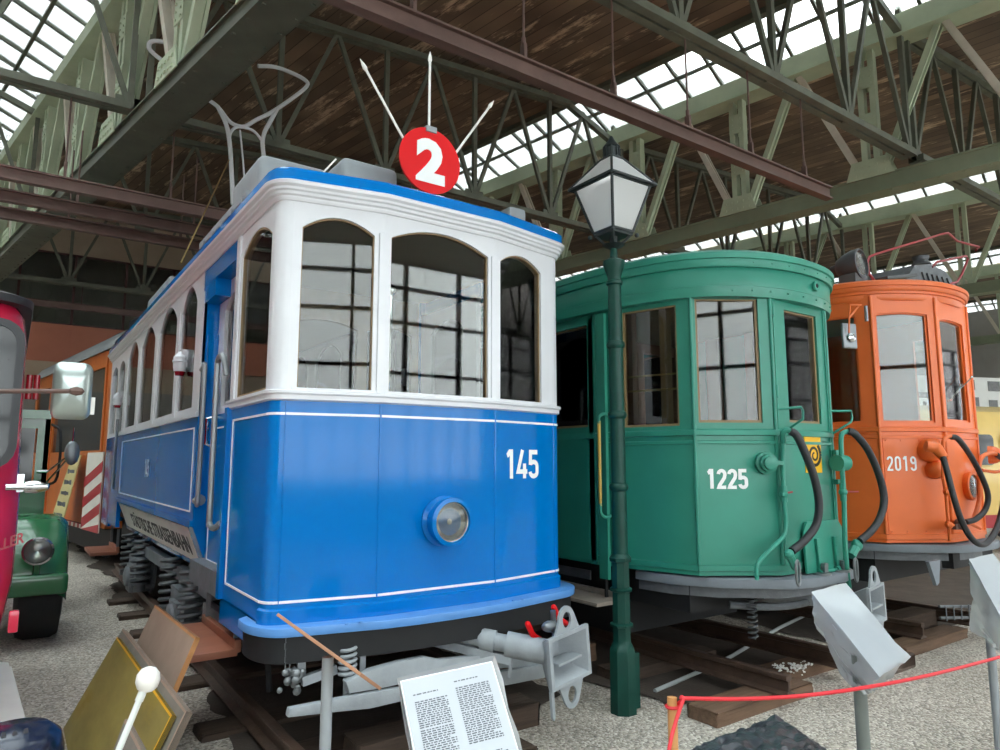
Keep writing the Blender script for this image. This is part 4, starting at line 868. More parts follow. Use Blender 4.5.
b = B(); b.ball(F(789, 554, 2.99), .045, (1, .8, .8), 10); b.cyl(F(789, 554, 2.99), F(795, 567, 3.02), .03, n=8); b.out('hose_coupling', M['greenedge'], GT)
yq = GY-.12
airpipe([F(851, 602, yq), F(847, 570, yq), F(845, 540, yq), F(844, 500, yq), F(842, 465, yq), F(841, 440, yq), F(843, 433, yq), F(850, 431, yq-.02)], r=.02)
hose([F(848, 431, yq-.02), F(855, 434, yq-.05), F(868, 450, yq-.07), F(879, 475, yq-.09), F(884, 498, yq-.09), F(881, 515, yq-.08), F(873, 529, yq-.06), F(860, 541, yq-.03)])
b = B(); b.ball(F(857, 545, yq), .055, (1, .8, .9), 10); b.cyl(F(857, 545, yq), F(851, 556, yq), .035, n=8); b.out('hose_coupling', M['greenedge'], GT)
b = B(); v = F(843, 492, yq); b.ball(v, .035, n=10); b.cyl(v-Z3*.07, v+Z3*.07, .026, n=8); b.out('air_cock', M['greenedge'], GT); b = B(); b.tube([v, v+Vector((.16, -.04, .0))], .007, 6); b.out('cock_handle', M['redrod'], GT)
b = B(); c = F(841, 463, yq+.03); b.cyl(c+Vector((-.07, 0, 0)), c+Vector((.06, 0, 0)), .065, n=16); b.out('lighting_socket', M['greenedge'], GT)
# folding handles at the centre door
for pa in (((779, 409), (801, 407), (803, 411), (803, 419), (790, 428)), ((831, 411), (851, 411), (852, 418), (851, 422), (832, 434))):
    b = B(); pts = [F(pa[0][0], pa[0][1], GY-.01), F(pa[1][0], pa[1][1], GY-.12), F(pa[2][0], pa[2][1], GY-.13), F(pa[3][0], pa[3][1], GY-.13), F(pa[4][0], pa[4][1], GY-.01)]; b.tube(pts, .010, 8); b.out('door_handle', M['greenedge'], GT)
b = B()
for z in (2.95, 2.3, 1.85, 1.2): b.cyl((GX-.37, GY-.012, z-.05), (GX-.37, GY-.012, z+.05), .014, n=8)
for z in (1.84, 1.6): b.bx(GX+.36, GX+.44, GY-.05, GY-.01, z-.02, z+.02)
b.bar((GX-.36, GY-.004, zb+.08), (GX-.36, GY-.004, zt), .012, .01, up=(0, 1, 0)); b.bar((GX+.36, GY-.004, zb+.08), (GX+.36, GY-.004, zt), .012, .01, up=(0, 1, 0)); b.out('door_hinge', M['greenedge'], GT)
sp0 = at(813, 452, Y=GY-.006)
b = B(); b.bx(sp0.x-.115, sp0.x+.115, GY-.008, GY-.0015, sp0.z-.165, sp0.z+.12); yp_ = b.out('spiral_plate', M['yellow'], GT, smooth=False)
b = B()
pts = []
for i in range(46):
    t = i/45; a = t*2*PI*1.9; r = .016+.076*t; pts.append((sp0.x+.012-r*math.sin(a), sp0.z-.025+r*math.cos(a)*1.05, .006+.008*t))
for (x, z, w), (x2, z2, w2) in zip(pts, pts[1:]): b.bar((x, GY-.0095, z), (x2, GY-.0095, z2), .003, w*2, up=Vector((z2-z, 0, x-x2)))
b.out('spiral_mark', M['ink'], yp_, smooth=False)
pz = at(822, 545, Y=GY-.03)
b = B(); b.prism([(pz.x-.27, GY-.06, zb+.0), (pz.x+.26, GY-.06, zb+.0), (pz.x+.29, GY-.045, zb+.03), (pz.x+.30, GY-.04, zb+.31), (pz.x+.25, GY-.03, zb+.38), (pz.x-.19, GY-.03, zb+.38), (pz.x-.25, GY-.035, zb+.31)], (0, .018, 0)); bp_ = b.out('bridge_plate', M['green'], GT)
for dx in (-.11, .14):
    b = B(); b.bar((pz.x+dx, GY-.07, zb+.0), (pz.x+dx, GY-.055, zb+.25), .035, .02, up=(0, 1, 0)); b.cyl((pz.x+dx-.03, GY-.07, zb+.0), (pz.x+dx+.03, GY-.07, zb+.0), .028, n=10)
    for k in range(4): b.ball((pz.x+dx, GY-.065, zb+.05+k*.045), .009, n=6)
    b.out('plate_hinge', M['greenedge'], bp_)
b = B(); b.cyl((pz.x-.1, GY-.075, zb+.0), (pz.x+.12, GY-.075, zb+.0), .014, n=8); b.out('hinge_rod', M['greenedge'], bp_)
for dx in (-.13, .14): b = B(); b.bar((pz.x+dx+.03, GY-.1, zb-.03), (pz.x+dx+.03, GY-.1, zb+.07), .05, .03, up=(0, 1, 0)); b.lathe([(.0, 0), (.07, 0), (.07, .015), (0, .016)], (pz.x+dx, GY-.09, zb-.015), (0, 0, 1), 12); b.out('plate_bracket', M['steel'], GT)
for px, py in ((798, 573), (856, 570)):
    b = B(); c = F(px, py, GY-.22); b.tube([c+Vector((.022*math.cos(t), 0, .055*math.sin(t)+(.03 if math.sin(t) > 0 else -.03))) for t in [i*PI/8 for i in range(16)]], .010, 6, True); b.out('chain_link', M['steel'], GT)
b = B(); c = at(805, 283, Y=GY); c = Vector((c.x, GY-.085, at(805, 284, Y=GY-.08).z)); b.lathe([(.0, .012), (.02, .012), (.02, .02), (.038, .02), (.042, .005), (.042, 0), (0, 0)], c, (0, -1, 0), 20); pt_ = b.out('fascia_port', M['greenedge'], GT); b = B(); b.lathe([(0, 0), (.02, 0), (.02, .016), (0, .017)], c, (0, -1, 0), 14); b.out('port_hole', M['darkroom'], pt_)
b = B(); c = Vector((5.0, 4.4, zt+.5)); b.lathe([(.25, -.06), (.2, .0), (.08, .05), (.06, .1), (0, .11)], c, (0, 0, 1), 16); b.out('roof_vent', M['roofpale'], GT)
b = B(); b.helix((4.72, 3.35, .42), .032, .34, 9, .008); b.out('guard_spring', M['spring'], GT); b = B(); b.tube(spline([(4.65, 3.5, .66), (5.0, 3.3, .64), (5.5, 3.3, .64), (5.9, 3.5, .66)], 4), .03, 8); b.out('guard_bar', M['irongrey'], GT)
gc = at(873, 604, Y=2.82); gdv = Vector((.12, -1, 0)).normalized()
C2 = thing('coupler', gc); C2.parent = GT; C2.location = gc - WL[GT.name]
b = B(); b.tube([Vector((GX, 4.2, .62)), gc-gdv*.12], .06, 12); b.out('coupler_shaft', M['coupler'], C2)
coupler_head(C2, gc, gdv, Vector((.12, -.99, 0)), None, .95, False, .16, .15, .06)

# ---------------- orange car 2019
OX, OY = 7.69, 2.97
O = bow_tram('orange tramcar numbered 2019 with round cable sockets on its front', OX, OY, .09, M['orange'], M['orangeedge'], M['buffer'], 3.52, [(-1.13, 8.9), (-1.13, 2.0), (-1.12, 1.5), (-1.05, .85), (-.90, .35), (-.36, 0)])
zb, zs, zt = O['zb'], O['zs'], O['zt']; OT = O['T']; LP = O['loop']
zt3 = 3.37; O['zt'] = zt3
wo = {}
wo[2] = [(.03, seglen(2)-.14, 2.14, 3.2, 0)]
wo[3] = [(.04, .56, 2.14, 3.20, .02)]; wo[4] = [(.08, .60, 2.16, 3.16, .02)]; wo[5] = [(.1, .57, 2.14, 3.18, .03)]; wo[6] = [(.14, seglen(6)-.03, 2.14, 3.2, 0)]
for i in range(NL):
    if seglen(i) > 4:
        n_ = 5; p = seglen(i)/n_; wo[i] = [(p*k+.08, p*k+p-.08, 2.14, 3.16, .05) for k in range(n_)]
upper(O, wo, M['orange'], M['glass'], M['orangeedge'])
roof_of(O, [('fascia', [(-.02, zt3-.03), (.02, zt3-.03), (.03, zt3-.01), (.03, zt3+.03), (.045, zt3+.035), (.045, zt3+.065), (-.02, zt3+.07)], M['orange']), ('roof_edge', [(-.02, zt3+.06), (.06, zt3+.06), (.07, zt3+.075), (.07, zt3+.105), (.085, zt3+.11), (.085, zt3+.15), (.05, zt3+.17), (-.02, zt3+.17)], M['orangeedge'])], M['orange'], M['orangeedge'], M['orangeedge'], zt3+.165)
inside(O); gear(O, M['buffer'])
fa, fb = LP[3], LP[4]; fd = (fb-fa).normalized(); fn_ = Vector((fd.y, -fd.x))
figures('car_number', '2019', facet_pt(fa, fb, .195, .007, at(900, 463.5, Y=3.2).z), fd, (0, 0, 1), .14, M['signwhite'], OT, st=.135, gap=.54)
b = B(); b.box(facet_pt(fa, fb, .30, .003, (zb+zs)/2), (.55, .006, zs-zb-.14), (Vector((fd.x, fd.y, 0)), Vector((fn_.x, fn_.y, 0)), Z3))
for u in (.05, .2, .38, .56):
    for z in (zb+.1, zs-.1): b.ball(facet_pt(fa, fb, u, .008, z), .008, n=6)
for z in (zb+.4, zb+.7): b.ball(facet_pt(fa, fb, .035, .008, z), .008, n=6)
b.out('dash_sheet', M['orange'], OT)
def FO(px, py, y=OY): return at(px, py, Y=y)
def socket(c, r, d, T, mat='orange'):
    b = B(); b.lathe([(0, 0), (r, 0), (r, .03), (r*.92, .07), (r*.6, .11), (r*.2, .13), (0, .131)], c, d, 24); return b.out('cable_socket', M[mat], T)
d1 = Vector((fn_.x, fn_.y, 0))
s1 = facet_pt(fa, fb, .47, .0, at(925, 450, Y=3.0).z); socket(s1, .115, d1, OT)
b = B(); o1 = FO(936, 448, 2.86); o2 = FO(944, 458, 2.8); b.tube([o1, o2], [.055, .04], 10); b.tube([o1-Vector((.06, -.06, -.02)), o1], [.05, .055], 10); b.out('socket_spout', M['orange'], OT)
s2 = facet_pt(fa, fb, .50, .0, at(933, 470, Y=3.0).z); socket(s2, .085, d1, OT)
for c in (s1, s2): b = B(); b.lathe([(.02, .12), (.03, .125), (.03, .15), (0, .151)], c+Vector((.03, 0, 0)), d1, 10); b.out('socket_bolt', M['orangeedge'], OT)
hose([FO(943, 457, 2.8), FO(948, 475, 2.76), FO(954, 498, 2.72), FO(962, 522, 2.7), FO(973, 540, 2.68), FO(985, 544, 2.66), FO(996, 530, 2.64), FO(1003, 505, 2.64), FO(1004, 480, 2.7)], .026, OT)
hose([FO(951, 437, 2.86), FO(958, 439, 2.82), FO(970, 455, 2.8), FO(981, 475, 2.78), FO(988, 495, 2.78), FO(985, 510, 2.8), FO(976, 519, 2.84), FO(966, 522, 2.88)], .026, OT)
airpipe([FO(943, 478, 2.9), FO(943, 450, 2.88), FO(944, 440, 2.87), FO(950, 436, 2.86), FO(955, 438, 2.85)], 'air_pipe', .018, 'orangeedge', OT)
airpipe([FO(943, 478, 2.92), FO(946, 495, 2.92), FO(948, 520, 2.92), FO(950, 541, 2.92)], 'air_pipe', .016, 'orangeedge', OT)
airpipe([FO(954, 522, 2.9), FO(966, 522, 2.9), FO(980, 528, 2.9)], 'air_pipe', .018, 'orangeedge', OT)
for px, py in ((947, 492), (949, 525)):
    b = B(); c = FO(px, py, 2.9); b.ball(c, .035, n=10); b.bar(c-Vector((.04, 0, 0)), c+Vector((.05, -.02, 0)), .02, .02); b.out('air_cock', M['orangeedge'], OT)
b = B(); c = FO(958, 524, 2.88); b.lathe([(0, 0), (.05, 0), (.05, .04), (.03, .06), (0, .06)], c, (-.3, -1, 0), 12); b.bar(c-Vector((.09, 0, .02)), c+Vector((.09, 0, -.03)), .04, .05); b.out('hose_coupling', M['trolley'], OT)
airpipe([FO(972, 524, 2.9), FO(979, 500, 2.88), FO(979, 470, 2.86), FO(982, 457, 2.85), FO(992, 453, 2.84), FO(1000, 457, 2.82)], 'air_pipe', .02, 'orangeedge', OT)
hose([FO(997, 455, 2.82), FO(1006, 462, 2.8), FO(1018, 480, 2.78), FO(1022, 500, 2.78), FO(1012, 520, 2.8), FO(1000, 535, 2.84)], .026, OT)
socket(FO(988, 455, 2.93), .09, Vector((.3, -.95, 0)), OT); airpipe([FO(982, 470, 2.9), FO(995, 472, 2.88), FO(1004, 470, 2.86)], 'air_pipe', .016, 'orangeedge', OT)
hl_ = facet_pt(LP[4], LP[5], .42, 0, at(969, 486, Y=OY).z)
b = B(); b.lathe([(0, 0), (.13, 0), (.14, .02), (.14, .05), (.115, .055), (.11, .03), (0, .028)], hl_, (0, -1, 0), 26); h2 = b.out('headlamp', M['orangeedge'], OT); b = B(); b.lathe([(0, .05), (.08, .048), (.113, .04), (.113, .034), (0, .035)], hl_, (0, -1, 0), 22); b.out('lens', M['lens'], h2); b = B(); b.lathe([(0, .03), (.11, .034), (.11, .029), (0, .029)], hl_, (0, -1, 0), 22); b.out('reflector', M['reflector'], h2)
# wiper, mirror
b = B(); p0, p1 = FO(948, 401, OY-.02), FO(972, 377, OY-.05); b.tube([p0, p1], .006, 6); b.tube([FO(951, 400, OY-.03), FO(962, 384, OY-.03)], .007, 6); b.tube([FO(962, 384, OY-.03), FO(957, 392, OY-.03)], .004, 6); b.ball(p1, .014, n=8); b.out('windscreen_wiper', M['chrome'], OT)
mp = FO(849, 336, 3.25)
mr_ = thing('side_mirror', mp); mr_.parent = OT; mr_.location = mp - WL[OT.name]
b = B(); b.box(mp, (.165, .03, .235), (Vector((.96, -.28, 0)), Vector((.28, .96, 0)), Z3)); b.bevel(.02, 3); b.out('mirror_glass', M['steel'], mr_)
b = B(); b.lathe([(0, 0), (.045, 0), (.04, .015), (.015, .03), (0, .03)], mp+Vector((-.005, -.02, -.02)), (-.28, -.96, 0), 14); b.out('mirror_boss', M['chrome'], mr_)
b = B(); b.tube([FO(849, 333, 3.22), FO(849, 316, 3.22), FO(850, 305, 3.22), FO(861, 305, 3.3)], .008, 6); b.tube([FO(849, 318, 3.22), FO(859, 306, 3.3)], .008, 6); b.out('mirror_arm', M['orangeedge'], mr_)
b = B(); c = FO(866, 312, 3.30); b.cyl(c-Z3*.09, c+Z3*.06, .017, n=8); b.out('mirror_bracket', M['steel'], OT)
# roof: searchlight, resistor hood, folded pantograph
sc = at(856, 265, Y=3.7); sd = Vector((.08, -.99, .05)).normalized()
b = B(); b.lathe([(0, -.26), (.05, -.26), (.06, -.2), (.1, -.18), (.14, -.1), (.165, -.02), (.17, .06), (.15, .065), (.145, .02), (0, .02)], sc, sd, 26); sl = b.out('searchlight', paint('dark_grey_lamp', '4a4f54', .5, .1, 6), OT)
b = B(); b.lathe([(0, .055), (.08, .053), (.147, .045), (.147, .038), (0, .04)], sc, sd, 24); b.out('lens', M['lens'], sl); b = B(); b.lathe([(0, .025), (.14, .034), (.14, .028), (0, .02)], sc, sd, 22); b.out('reflector', M['reflector'], sl)
b = B(); b.bx(sc.x-.15, sc.x+.1, sc.y-.06, sc.y+.12, 3.53, sc.z-.12); b.bar(sc-Z3*.14+Vector((.08, 0, -.06)), sc+Vector((.1, .0, -.06)), .02, .03); b.out('lamp_stand', M['spring'], sl)
yb = 4.4
def R_(px, py, y=yb): return at(px, py, Y=y)
b = B(); b.prism([R_(905, 281), R_(957, 287), R_(946, 272), R_(930, 264), R_(915, 265)], (0, .8, 0)); b.out('resistor_hood', M['irongrey'], OT)
b = B()
for i in range(6): b.bar(R_(922+i*5, 272+i*1.2, yb-.015), R_(926+i*5, 284+i*1.0, yb-.015), .02, .02)
b.out('hood_louvre', M['spring'], OT)
b = B(); b.lathe([(.14, -.02), (.10, .05), (.12, .11), (0, .115)], R_(921, 264, yb+.3), (0, 0, 1), 16); b.out('roof_horn', M['irongrey'], OT); b = B(); b.bar(R_(876, 280), R_(906, 277), .3, .04); b.out('roof_tray', M['spring'], OT)
b = B(); b.tube([R_(874, 280), R_(869, 274), R_(867, 264), R_(869, 257), R_(876, 254), R_(942, 234), R_(948, 233), R_(957, 241), R_(979, 247), R_(976, 250)], .018, 8); b.tube([R_(932, 267), R_(937, 262), R_(966, 256), R_(968, 259), R_(962, 274), R_(957, 282), R_(946, 285)], .018, 8); b.out('folded_pantograph', M['redrod'], OT)
b = B(); b.bx(OX-.4, OX+.5, OY+.0, OY+.1, zb-.24, zb-.1)
b.out('draw_gear', M['underblack'], OT)
b = B(); q = at(938, 567, Y=2.8); b.prism([(q.x-.11, 2.82, zb-.09), (q.x+.10, 2.82, zb-.09), (q.x+.05, 2.82, zb-.28), (q.x-.0, 2.82, zb-.3)], (0, .03, 0)); b.out('step_lug', M['buffer'], OT)
b = B(); t0 = [(7.0, 3.0, .36), (7.5, 2.85, .33), (8.3, 2.85, .33)]
for z in (.0, .1): b.tube([v3(p)+Z3*z for p in t0], .014, 6)
for i in range(14): x = 7.05+i*.09; b.tube([(x, 2.98-min(.13, (x-7.0)*.3), .33), (x, 2.98-min(.13, (x-7.0)*.3), .46)], .006, 5)
b.out('lifeguard_grid', M['irongrey'], OT)
# ------------------------------------------------------------------ street lamp
lx, ly = 3.69, 3.71
Lm = thing('street_lamp', (lx, ly, 0), 'dark green cast-iron street lamp with a four-sided lantern between the blue and green trams', 'street lamp')
def oct_(b, prof): return b.lathe(prof, (lx, ly, 0), (0, 0, 1), 8, PI/8)
b = B(); oct_(b, [(0, 0), (.098, 0), (.098, .03), (.095, .42), (.092, .43), (.078, .46), (.07, .47), (.066, .5), (.066, .585), (.086, .59), (.088, .605), (.066, .615), (.066, .83), (.082, .835), (.086, .85), (.066, .86), (.064, 1.04), (.082, 1.045), (.085, 1.07), (.068, 1.09), (.06, 1.1)])
b.bx(lx+.05, lx+.12, ly-.05, ly+.03, .02, .40); b.out('lamp_base', M['lampgreen'], Lm)
b = B(); R0 = .055
pr = [(.058, 1.09)]
for z in (1.577, 2.109, 2.64):
    pr += [(R0, z-.03), (.066, z-.02), (.072, z), (.066, z+.02), (R0, z+.03)]
pr += [(.05, 3.10), (.062, 3.11), (.064, 3.13), (.052, 3.14), (.052, 3.17), (.062, 3.2), (.082, 3.26), (.084, 3.29), (.06, 3.305), (.03, 3.31), (.026, 3.42), (.0, 3.42)]
b.lathe([(0, 1.09)]+pr, (lx, ly, 0), (0, 0, 1), 14); b.out('lamp_post', M['lampgreen'], Lm)
Ln = thing('lantern', (lx, ly, 3.4)); Ln.parent = Lm; Ln.location = (0, 0, 3.4)
zb_, ze, za, hb, he, ha = 3.52, 3.885, 4.115, .105, .205, .06
def sq(h, z): return [Vector((lx+sx*h, ly+sy*h, z)) for sx, sy in ((-1, -1), (1, -1), (1, 1), (-1, 1))]
b = B(); q0, q1, q2, q3 = sq(hb, zb_), sq(he, ze), sq(he+.035, ze), sq(ha, za)
for i in range(4):
    j = (i+1) % 4
    for a, c, r in ((q0[i], q1[i], .013), (q2[i], q3[i], .011), (q0[i], q0[j], .013), (q1[i], q1[j], .014), (q2[i], q2[j], .010), (q3[i], q3[j], .012)): b.tube([a, c], r, 6)
b.prism(q0, Z3*-.03); b.lathe([(.09, -.1), (.03, -.13), (.03, -.02), (.1, .0)], (lx, ly, zb_), (0, 0, 1), 8)
for q in q0: b.tube(spline([Vector((lx, ly, 3.42)), (q+Vector((lx, ly, 3.40)))/2-Z3*.02, q], 3), .011, 6); b.ball(q-Z3*.03+(q-Vector((lx, ly, q.z)))*.2, .018, n=8)
for a, c in zip(q2, q1): b.tube([a, c], .010, 5)
b.out('lantern_frame', M['lampdark'], Ln)
b = B()
for i in range(4):
    j = (i+1) % 4; b.face([q0[i], q0[j], q1[j], q1[i]])
b.out('side_glass', M['lampglass'], Ln, smooth=False)
b = B()
for i in range(4):
    j = (i+1) % 4; b.face([q2[i], q2[j], q3[j], q3[i]])
b.out('hood_glass', M['lampglass'], Ln, smooth=False)
b = B(); b.lathe([(.075, za-.01), (.075, za+.01), (.055, za+.015), (.055, za+.09), (.066, za+.095), (.07, za+.10), (.03, za+.15), (.012, za+.19), (0, za+.2)], (lx, ly, 0), (0, 0, 1), 12)
for i in range(8): b.box((lx+.06*math.cos(i*PI/4), ly+.06*math.sin(i*PI/4), za+.05), (.012, .012, .09))
b.out('chimney_cap', M['lampdark'], Ln)
b = B(); b.ball((lx, ly, 3.68), .07, (1, 1, 1.3)); b.cyl((lx, ly, 3.52), (lx, ly, 3.6), .03); b.out('lamp_bulb', M['bulb'], Ln)

# ------------------------------------------------------------------ tracks
def rail(x, y0, y1, zb_, label, xe=None, h=.14):
    b = B(); xe = x if xe is None else xe
    pf = [(-.062, 0), (.062, 0), (.062, .012), (.012, .028), (.010, h-.04), (.034, h-.03), (.034, h-.004), (.028, h), (-.028, h), (-.034, h-.004), (-.034, h-.03), (-.010, h-.04), (-.012, .028), (-.062, .012)]
    b.prism([(x+a, y0, zb_+z) for a, z in pf], (xe-x, y1-y0, 0)); return b.out('track_rail', M['rust'], smooth=False, label=label, cat='rail')
rail(1.42, 3.0, 12.8, .05, 'rusty rail under the side of the blue tram beside the leaning boards', 1.52, .12)
rail(3.02, 4.3, 12.8, .05, 'rusty rail under the blue tram on the side where its coupler sticks out', 3.06, .12)
rail(4.68, 3.04, 15, .10, 'rusty rail under the lamp-post side of the green tram, ending on a short sleeper', 4.68)
rail(5.66, 3.2, 15, .10, 'rusty rail running under the middle of the green tram towards the wrapped sign', 5.66)
rail(7.22, 3.25, 15, .10, 'rusty rail under the orange tram on the side facing the green tram', 7.22)
rail(8.20, 3.05, 15, .10, 'rusty rail under the orange tram on the side away from the green tram', 8.20)
def sleeper(x0, x1, y0, y1, z0, z1, label, mat='sleeper', rot=0, seed=0, group=None):
    r = random.Random(seed); b = B(); b.bx(x0, x1, y0, y1, z0, z1); b.bevel(.012, 2)
    bmesh.ops.subdivide_edges(b.bm, edges=b.bm.edges[:], cuts=2)
    for v in b.bm.verts: v.co += Vector((r.uniform(-.008, .008), r.uniform(-.008, .008), r.uniform(-.006, .006)))
    b.out('wooden_sleeper', M[mat], label=label, cat='sleeper', group=group)
sleeper(3.98, 5.12, 3.13, 3.38, -.02, .095, 'short brown sleeper jutting into the gravel under the end of the green tram rail', seed=1)
sleeper(5.15, 6.05, 3.40, 3.64, -.02, .097, 'square-ended sleeper topped with stray gravel beside the wrapped sign', seed=2)
sleeper(4.1, 5.3, 4.15, 4.42, -.03, .095, 'dark sleeper crossing under the green tram behind the gravel-strewn one', 'sleeperdark', seed=3)
sleeper(3.42, 4.4, 4.75, 5.05, -.02, .16, 'brown timber block on the ground behind the street lamp base', seed=4)
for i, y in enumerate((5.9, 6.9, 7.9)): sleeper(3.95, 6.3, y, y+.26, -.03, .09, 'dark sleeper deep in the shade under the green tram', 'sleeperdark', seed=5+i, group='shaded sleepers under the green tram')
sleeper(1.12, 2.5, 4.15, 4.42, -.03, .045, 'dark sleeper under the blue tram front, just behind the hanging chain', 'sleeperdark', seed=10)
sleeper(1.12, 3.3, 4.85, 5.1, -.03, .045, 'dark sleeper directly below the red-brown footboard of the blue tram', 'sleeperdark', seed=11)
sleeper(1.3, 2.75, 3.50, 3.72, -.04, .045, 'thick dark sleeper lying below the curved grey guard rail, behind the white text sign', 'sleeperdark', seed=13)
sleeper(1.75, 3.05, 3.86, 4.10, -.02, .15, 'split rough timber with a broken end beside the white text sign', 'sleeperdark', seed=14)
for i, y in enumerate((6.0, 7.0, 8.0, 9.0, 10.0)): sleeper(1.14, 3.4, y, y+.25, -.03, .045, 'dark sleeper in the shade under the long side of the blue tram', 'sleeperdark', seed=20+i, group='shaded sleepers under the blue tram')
sleeper(6.75, 8.05, 3.2, 3.42, .0, .095, 'brown sleeper lying just behind the grey coupler of the green tram', seed=31)
sleeper(7.32, 8.1, 3.5, 3.75, .0, .22, 'dark timber baulk stacked under the front of the orange tram', 'sleeperdark', seed=32)
b = B(); x = at(907, 632, Y=3.08).x; b.bx(x-.5, x, 3.03, 3.13, .0, .018); b.bx(x-.5, x, 3.03, 3.045, .018, .10); b.bx(x-.5, x, 3.03, 3.13, .10, .118); b.bevel(.004); b.out('steel_channel', M['rust'], label='rusty steel channel on the gravel in front of the brown sleeper by the grey coupler', cat='steel bar')
b = B(); b.tube([at(655, 691, Z=.02), at(703, 670, Z=.03), at(730, 657, Z=.035), at(779, 628, Z=.04), at(812, 612, Z=.05)], .017, 8); b.out('conduit', M['conduit'], label='thin pale grey conduit lying across the green tram track', cat='pipe')
b = B(); b.tube([at(930, 617, Z=.05), at(968, 620, Z=.05), at(1010, 624, Z=.05)], .03, 8); b.out('conduit', M['conduit'], label='short grey pipe on the gravel between the orange tram and the far wrapped sign', cat='pipe')
b = B(); rr = random.Random(5)
for i in range(90): b.ball((5.25+rr.gauss(0, .09), 3.38+rr.gauss(0, .05), .125), rr.uniform(.006, .014), (1, 1, .7), 6)
b.out('stray_gravel', M['ivory'], label='small pile of pale gravel on top of the square-ended sleeper', cat='gravel', kind='stuff')
def bolt(p): return p
b = B(); b.box((3.4, 6.5, .02), (.01, .01, .01)); b.bm.free()

# ------------------------------------------------------------------ information stands and rope
def stand_sign(name_label, C_, u, v, w, h, post_px, px_mat, bag, textcols, seed, thick=.035, zpost=0.0):
    """a tilted board on a post; C_ centre, u across, v up the slope"""
    u, v = v3(u).normalized(), v3(v).normalized(); n = u.cross(v)
    S = thing('information_stand', (post_px[0], post_px[1], 0), name_label, 'sign')
    b = B(); b.box(C_-n*.012, (w, h, .024), (u, v, n)); b.out('board', M['ply'] if not bag else M['signwhite'], S, smooth=False)
    b = B(); b.cyl((post_px[0], post_px[1], 0), (post_px[0], post_px[1], zpost), .022, n=14); b.lathe([(0, 0), (.09, 0), (.09, .008), (0, .009)], (post_px[0], post_px[1], 0), (0, 0, 1), 14); b.out('post', M[px_mat], S)
    if textcols is not None:
        b = B(); b.box(C_+n*.003, (w*.97, h*.97, .003), (u, v, n)); pp = b.out('paper_sheet', M['paper'], S, smooth=False)
        r = random.Random(seed); b = B()
        for (cx0, cx1, rows) in textcols:
            for (y0, y1) in rows:
                y = y1
                while y > y0:
                    x = cx0; xe = cx1 - (r.random() < .2)*r.uniform(0, .1)
                    while x < xe:
                        L = min(r.uniform(.008, .028)*w/.4*2, xe-x); c = C_+u*((x+L/2-.5)*w)+v*((y-.5)*h)+n*.0052
                        b.box(c, (max(.001, L*w*.9), .0042, .0006), (u, v, n)); x += L+.008
                    y -= .0085/h
        if textcols: b.out('print_lines', M['print'], pp, smooth=False)
    return S, u, v, n
# white text sign in front of the blue tram
d_ = 2.72
TL, TR = atd(400, 681, d_+.10), atd(492, 661, d_+.22); BLc = atd(411, 757, 2.60)
u = (TR-TL); wv = u.length; vv = (TL-BLc); vv = vv - u.normalized()*vv.dot(u.normalized()); hgt = .52; cc = TL + u*.5 - vv.normalized()*hgt/2
S1_, su, sv, sn = stand_sign('white text sign wrapped in clear film below the blue tram headlamp', cc, u, vv, wv, hgt, ((cc.x), (cc.y+.02)), 'post', True,
    [(.10, .44, [(.60, .80), (.34, .58), (.12, .30)]), (.54, .90, [(.66, .84), (.40, .64), (.16, .32)]), (.1, .36, [(.85, .86), (.03, .09)]), (.54, .8, [(.885, .895), (.05, .12)])], 11, zpost=cc.z-.03)
b = B(); hw_, hh_ = wv/2+.012, hgt/2+.015
O_ = [cc+su*(a*hw_)+sv*(c*hh_)+sn*.010 for a, c in ((-1, -1), (1, -1), (1, 1), (-1, 1))]; dn = [p - Z3*(.16 if i < 2 else .10) - sn*.05 + (cc-p)*.18 for i, p in enumerate(O_)]; lo_ = [Vector((cc.x, cc.y, cc.z-.34)) + (p-cc)*.12 - Z3*0 for p in O_]
for A_, B_ in ((O_, dn), (dn, lo_)):
    for i in range(4): b.face([A_[i], A_[(i+1) % 4], B_[(i+1) % 4], B_[i]])
bmesh.ops.remove_doubles(b.bm, verts=b.bm.verts, dist=1e-5); bmesh.ops.subdivide_edges(b.bm, edges=b.bm.edges[:], cuts=4, use_grid_fill=True)
r = random.Random(2)
for v in b.bm.verts: v.co += Vector((r.uniform(-.006, .006), r.uniform(-.006, .006), r.uniform(-.005, .005)))
b.out('plastic_wrap', M['film'], S1_)
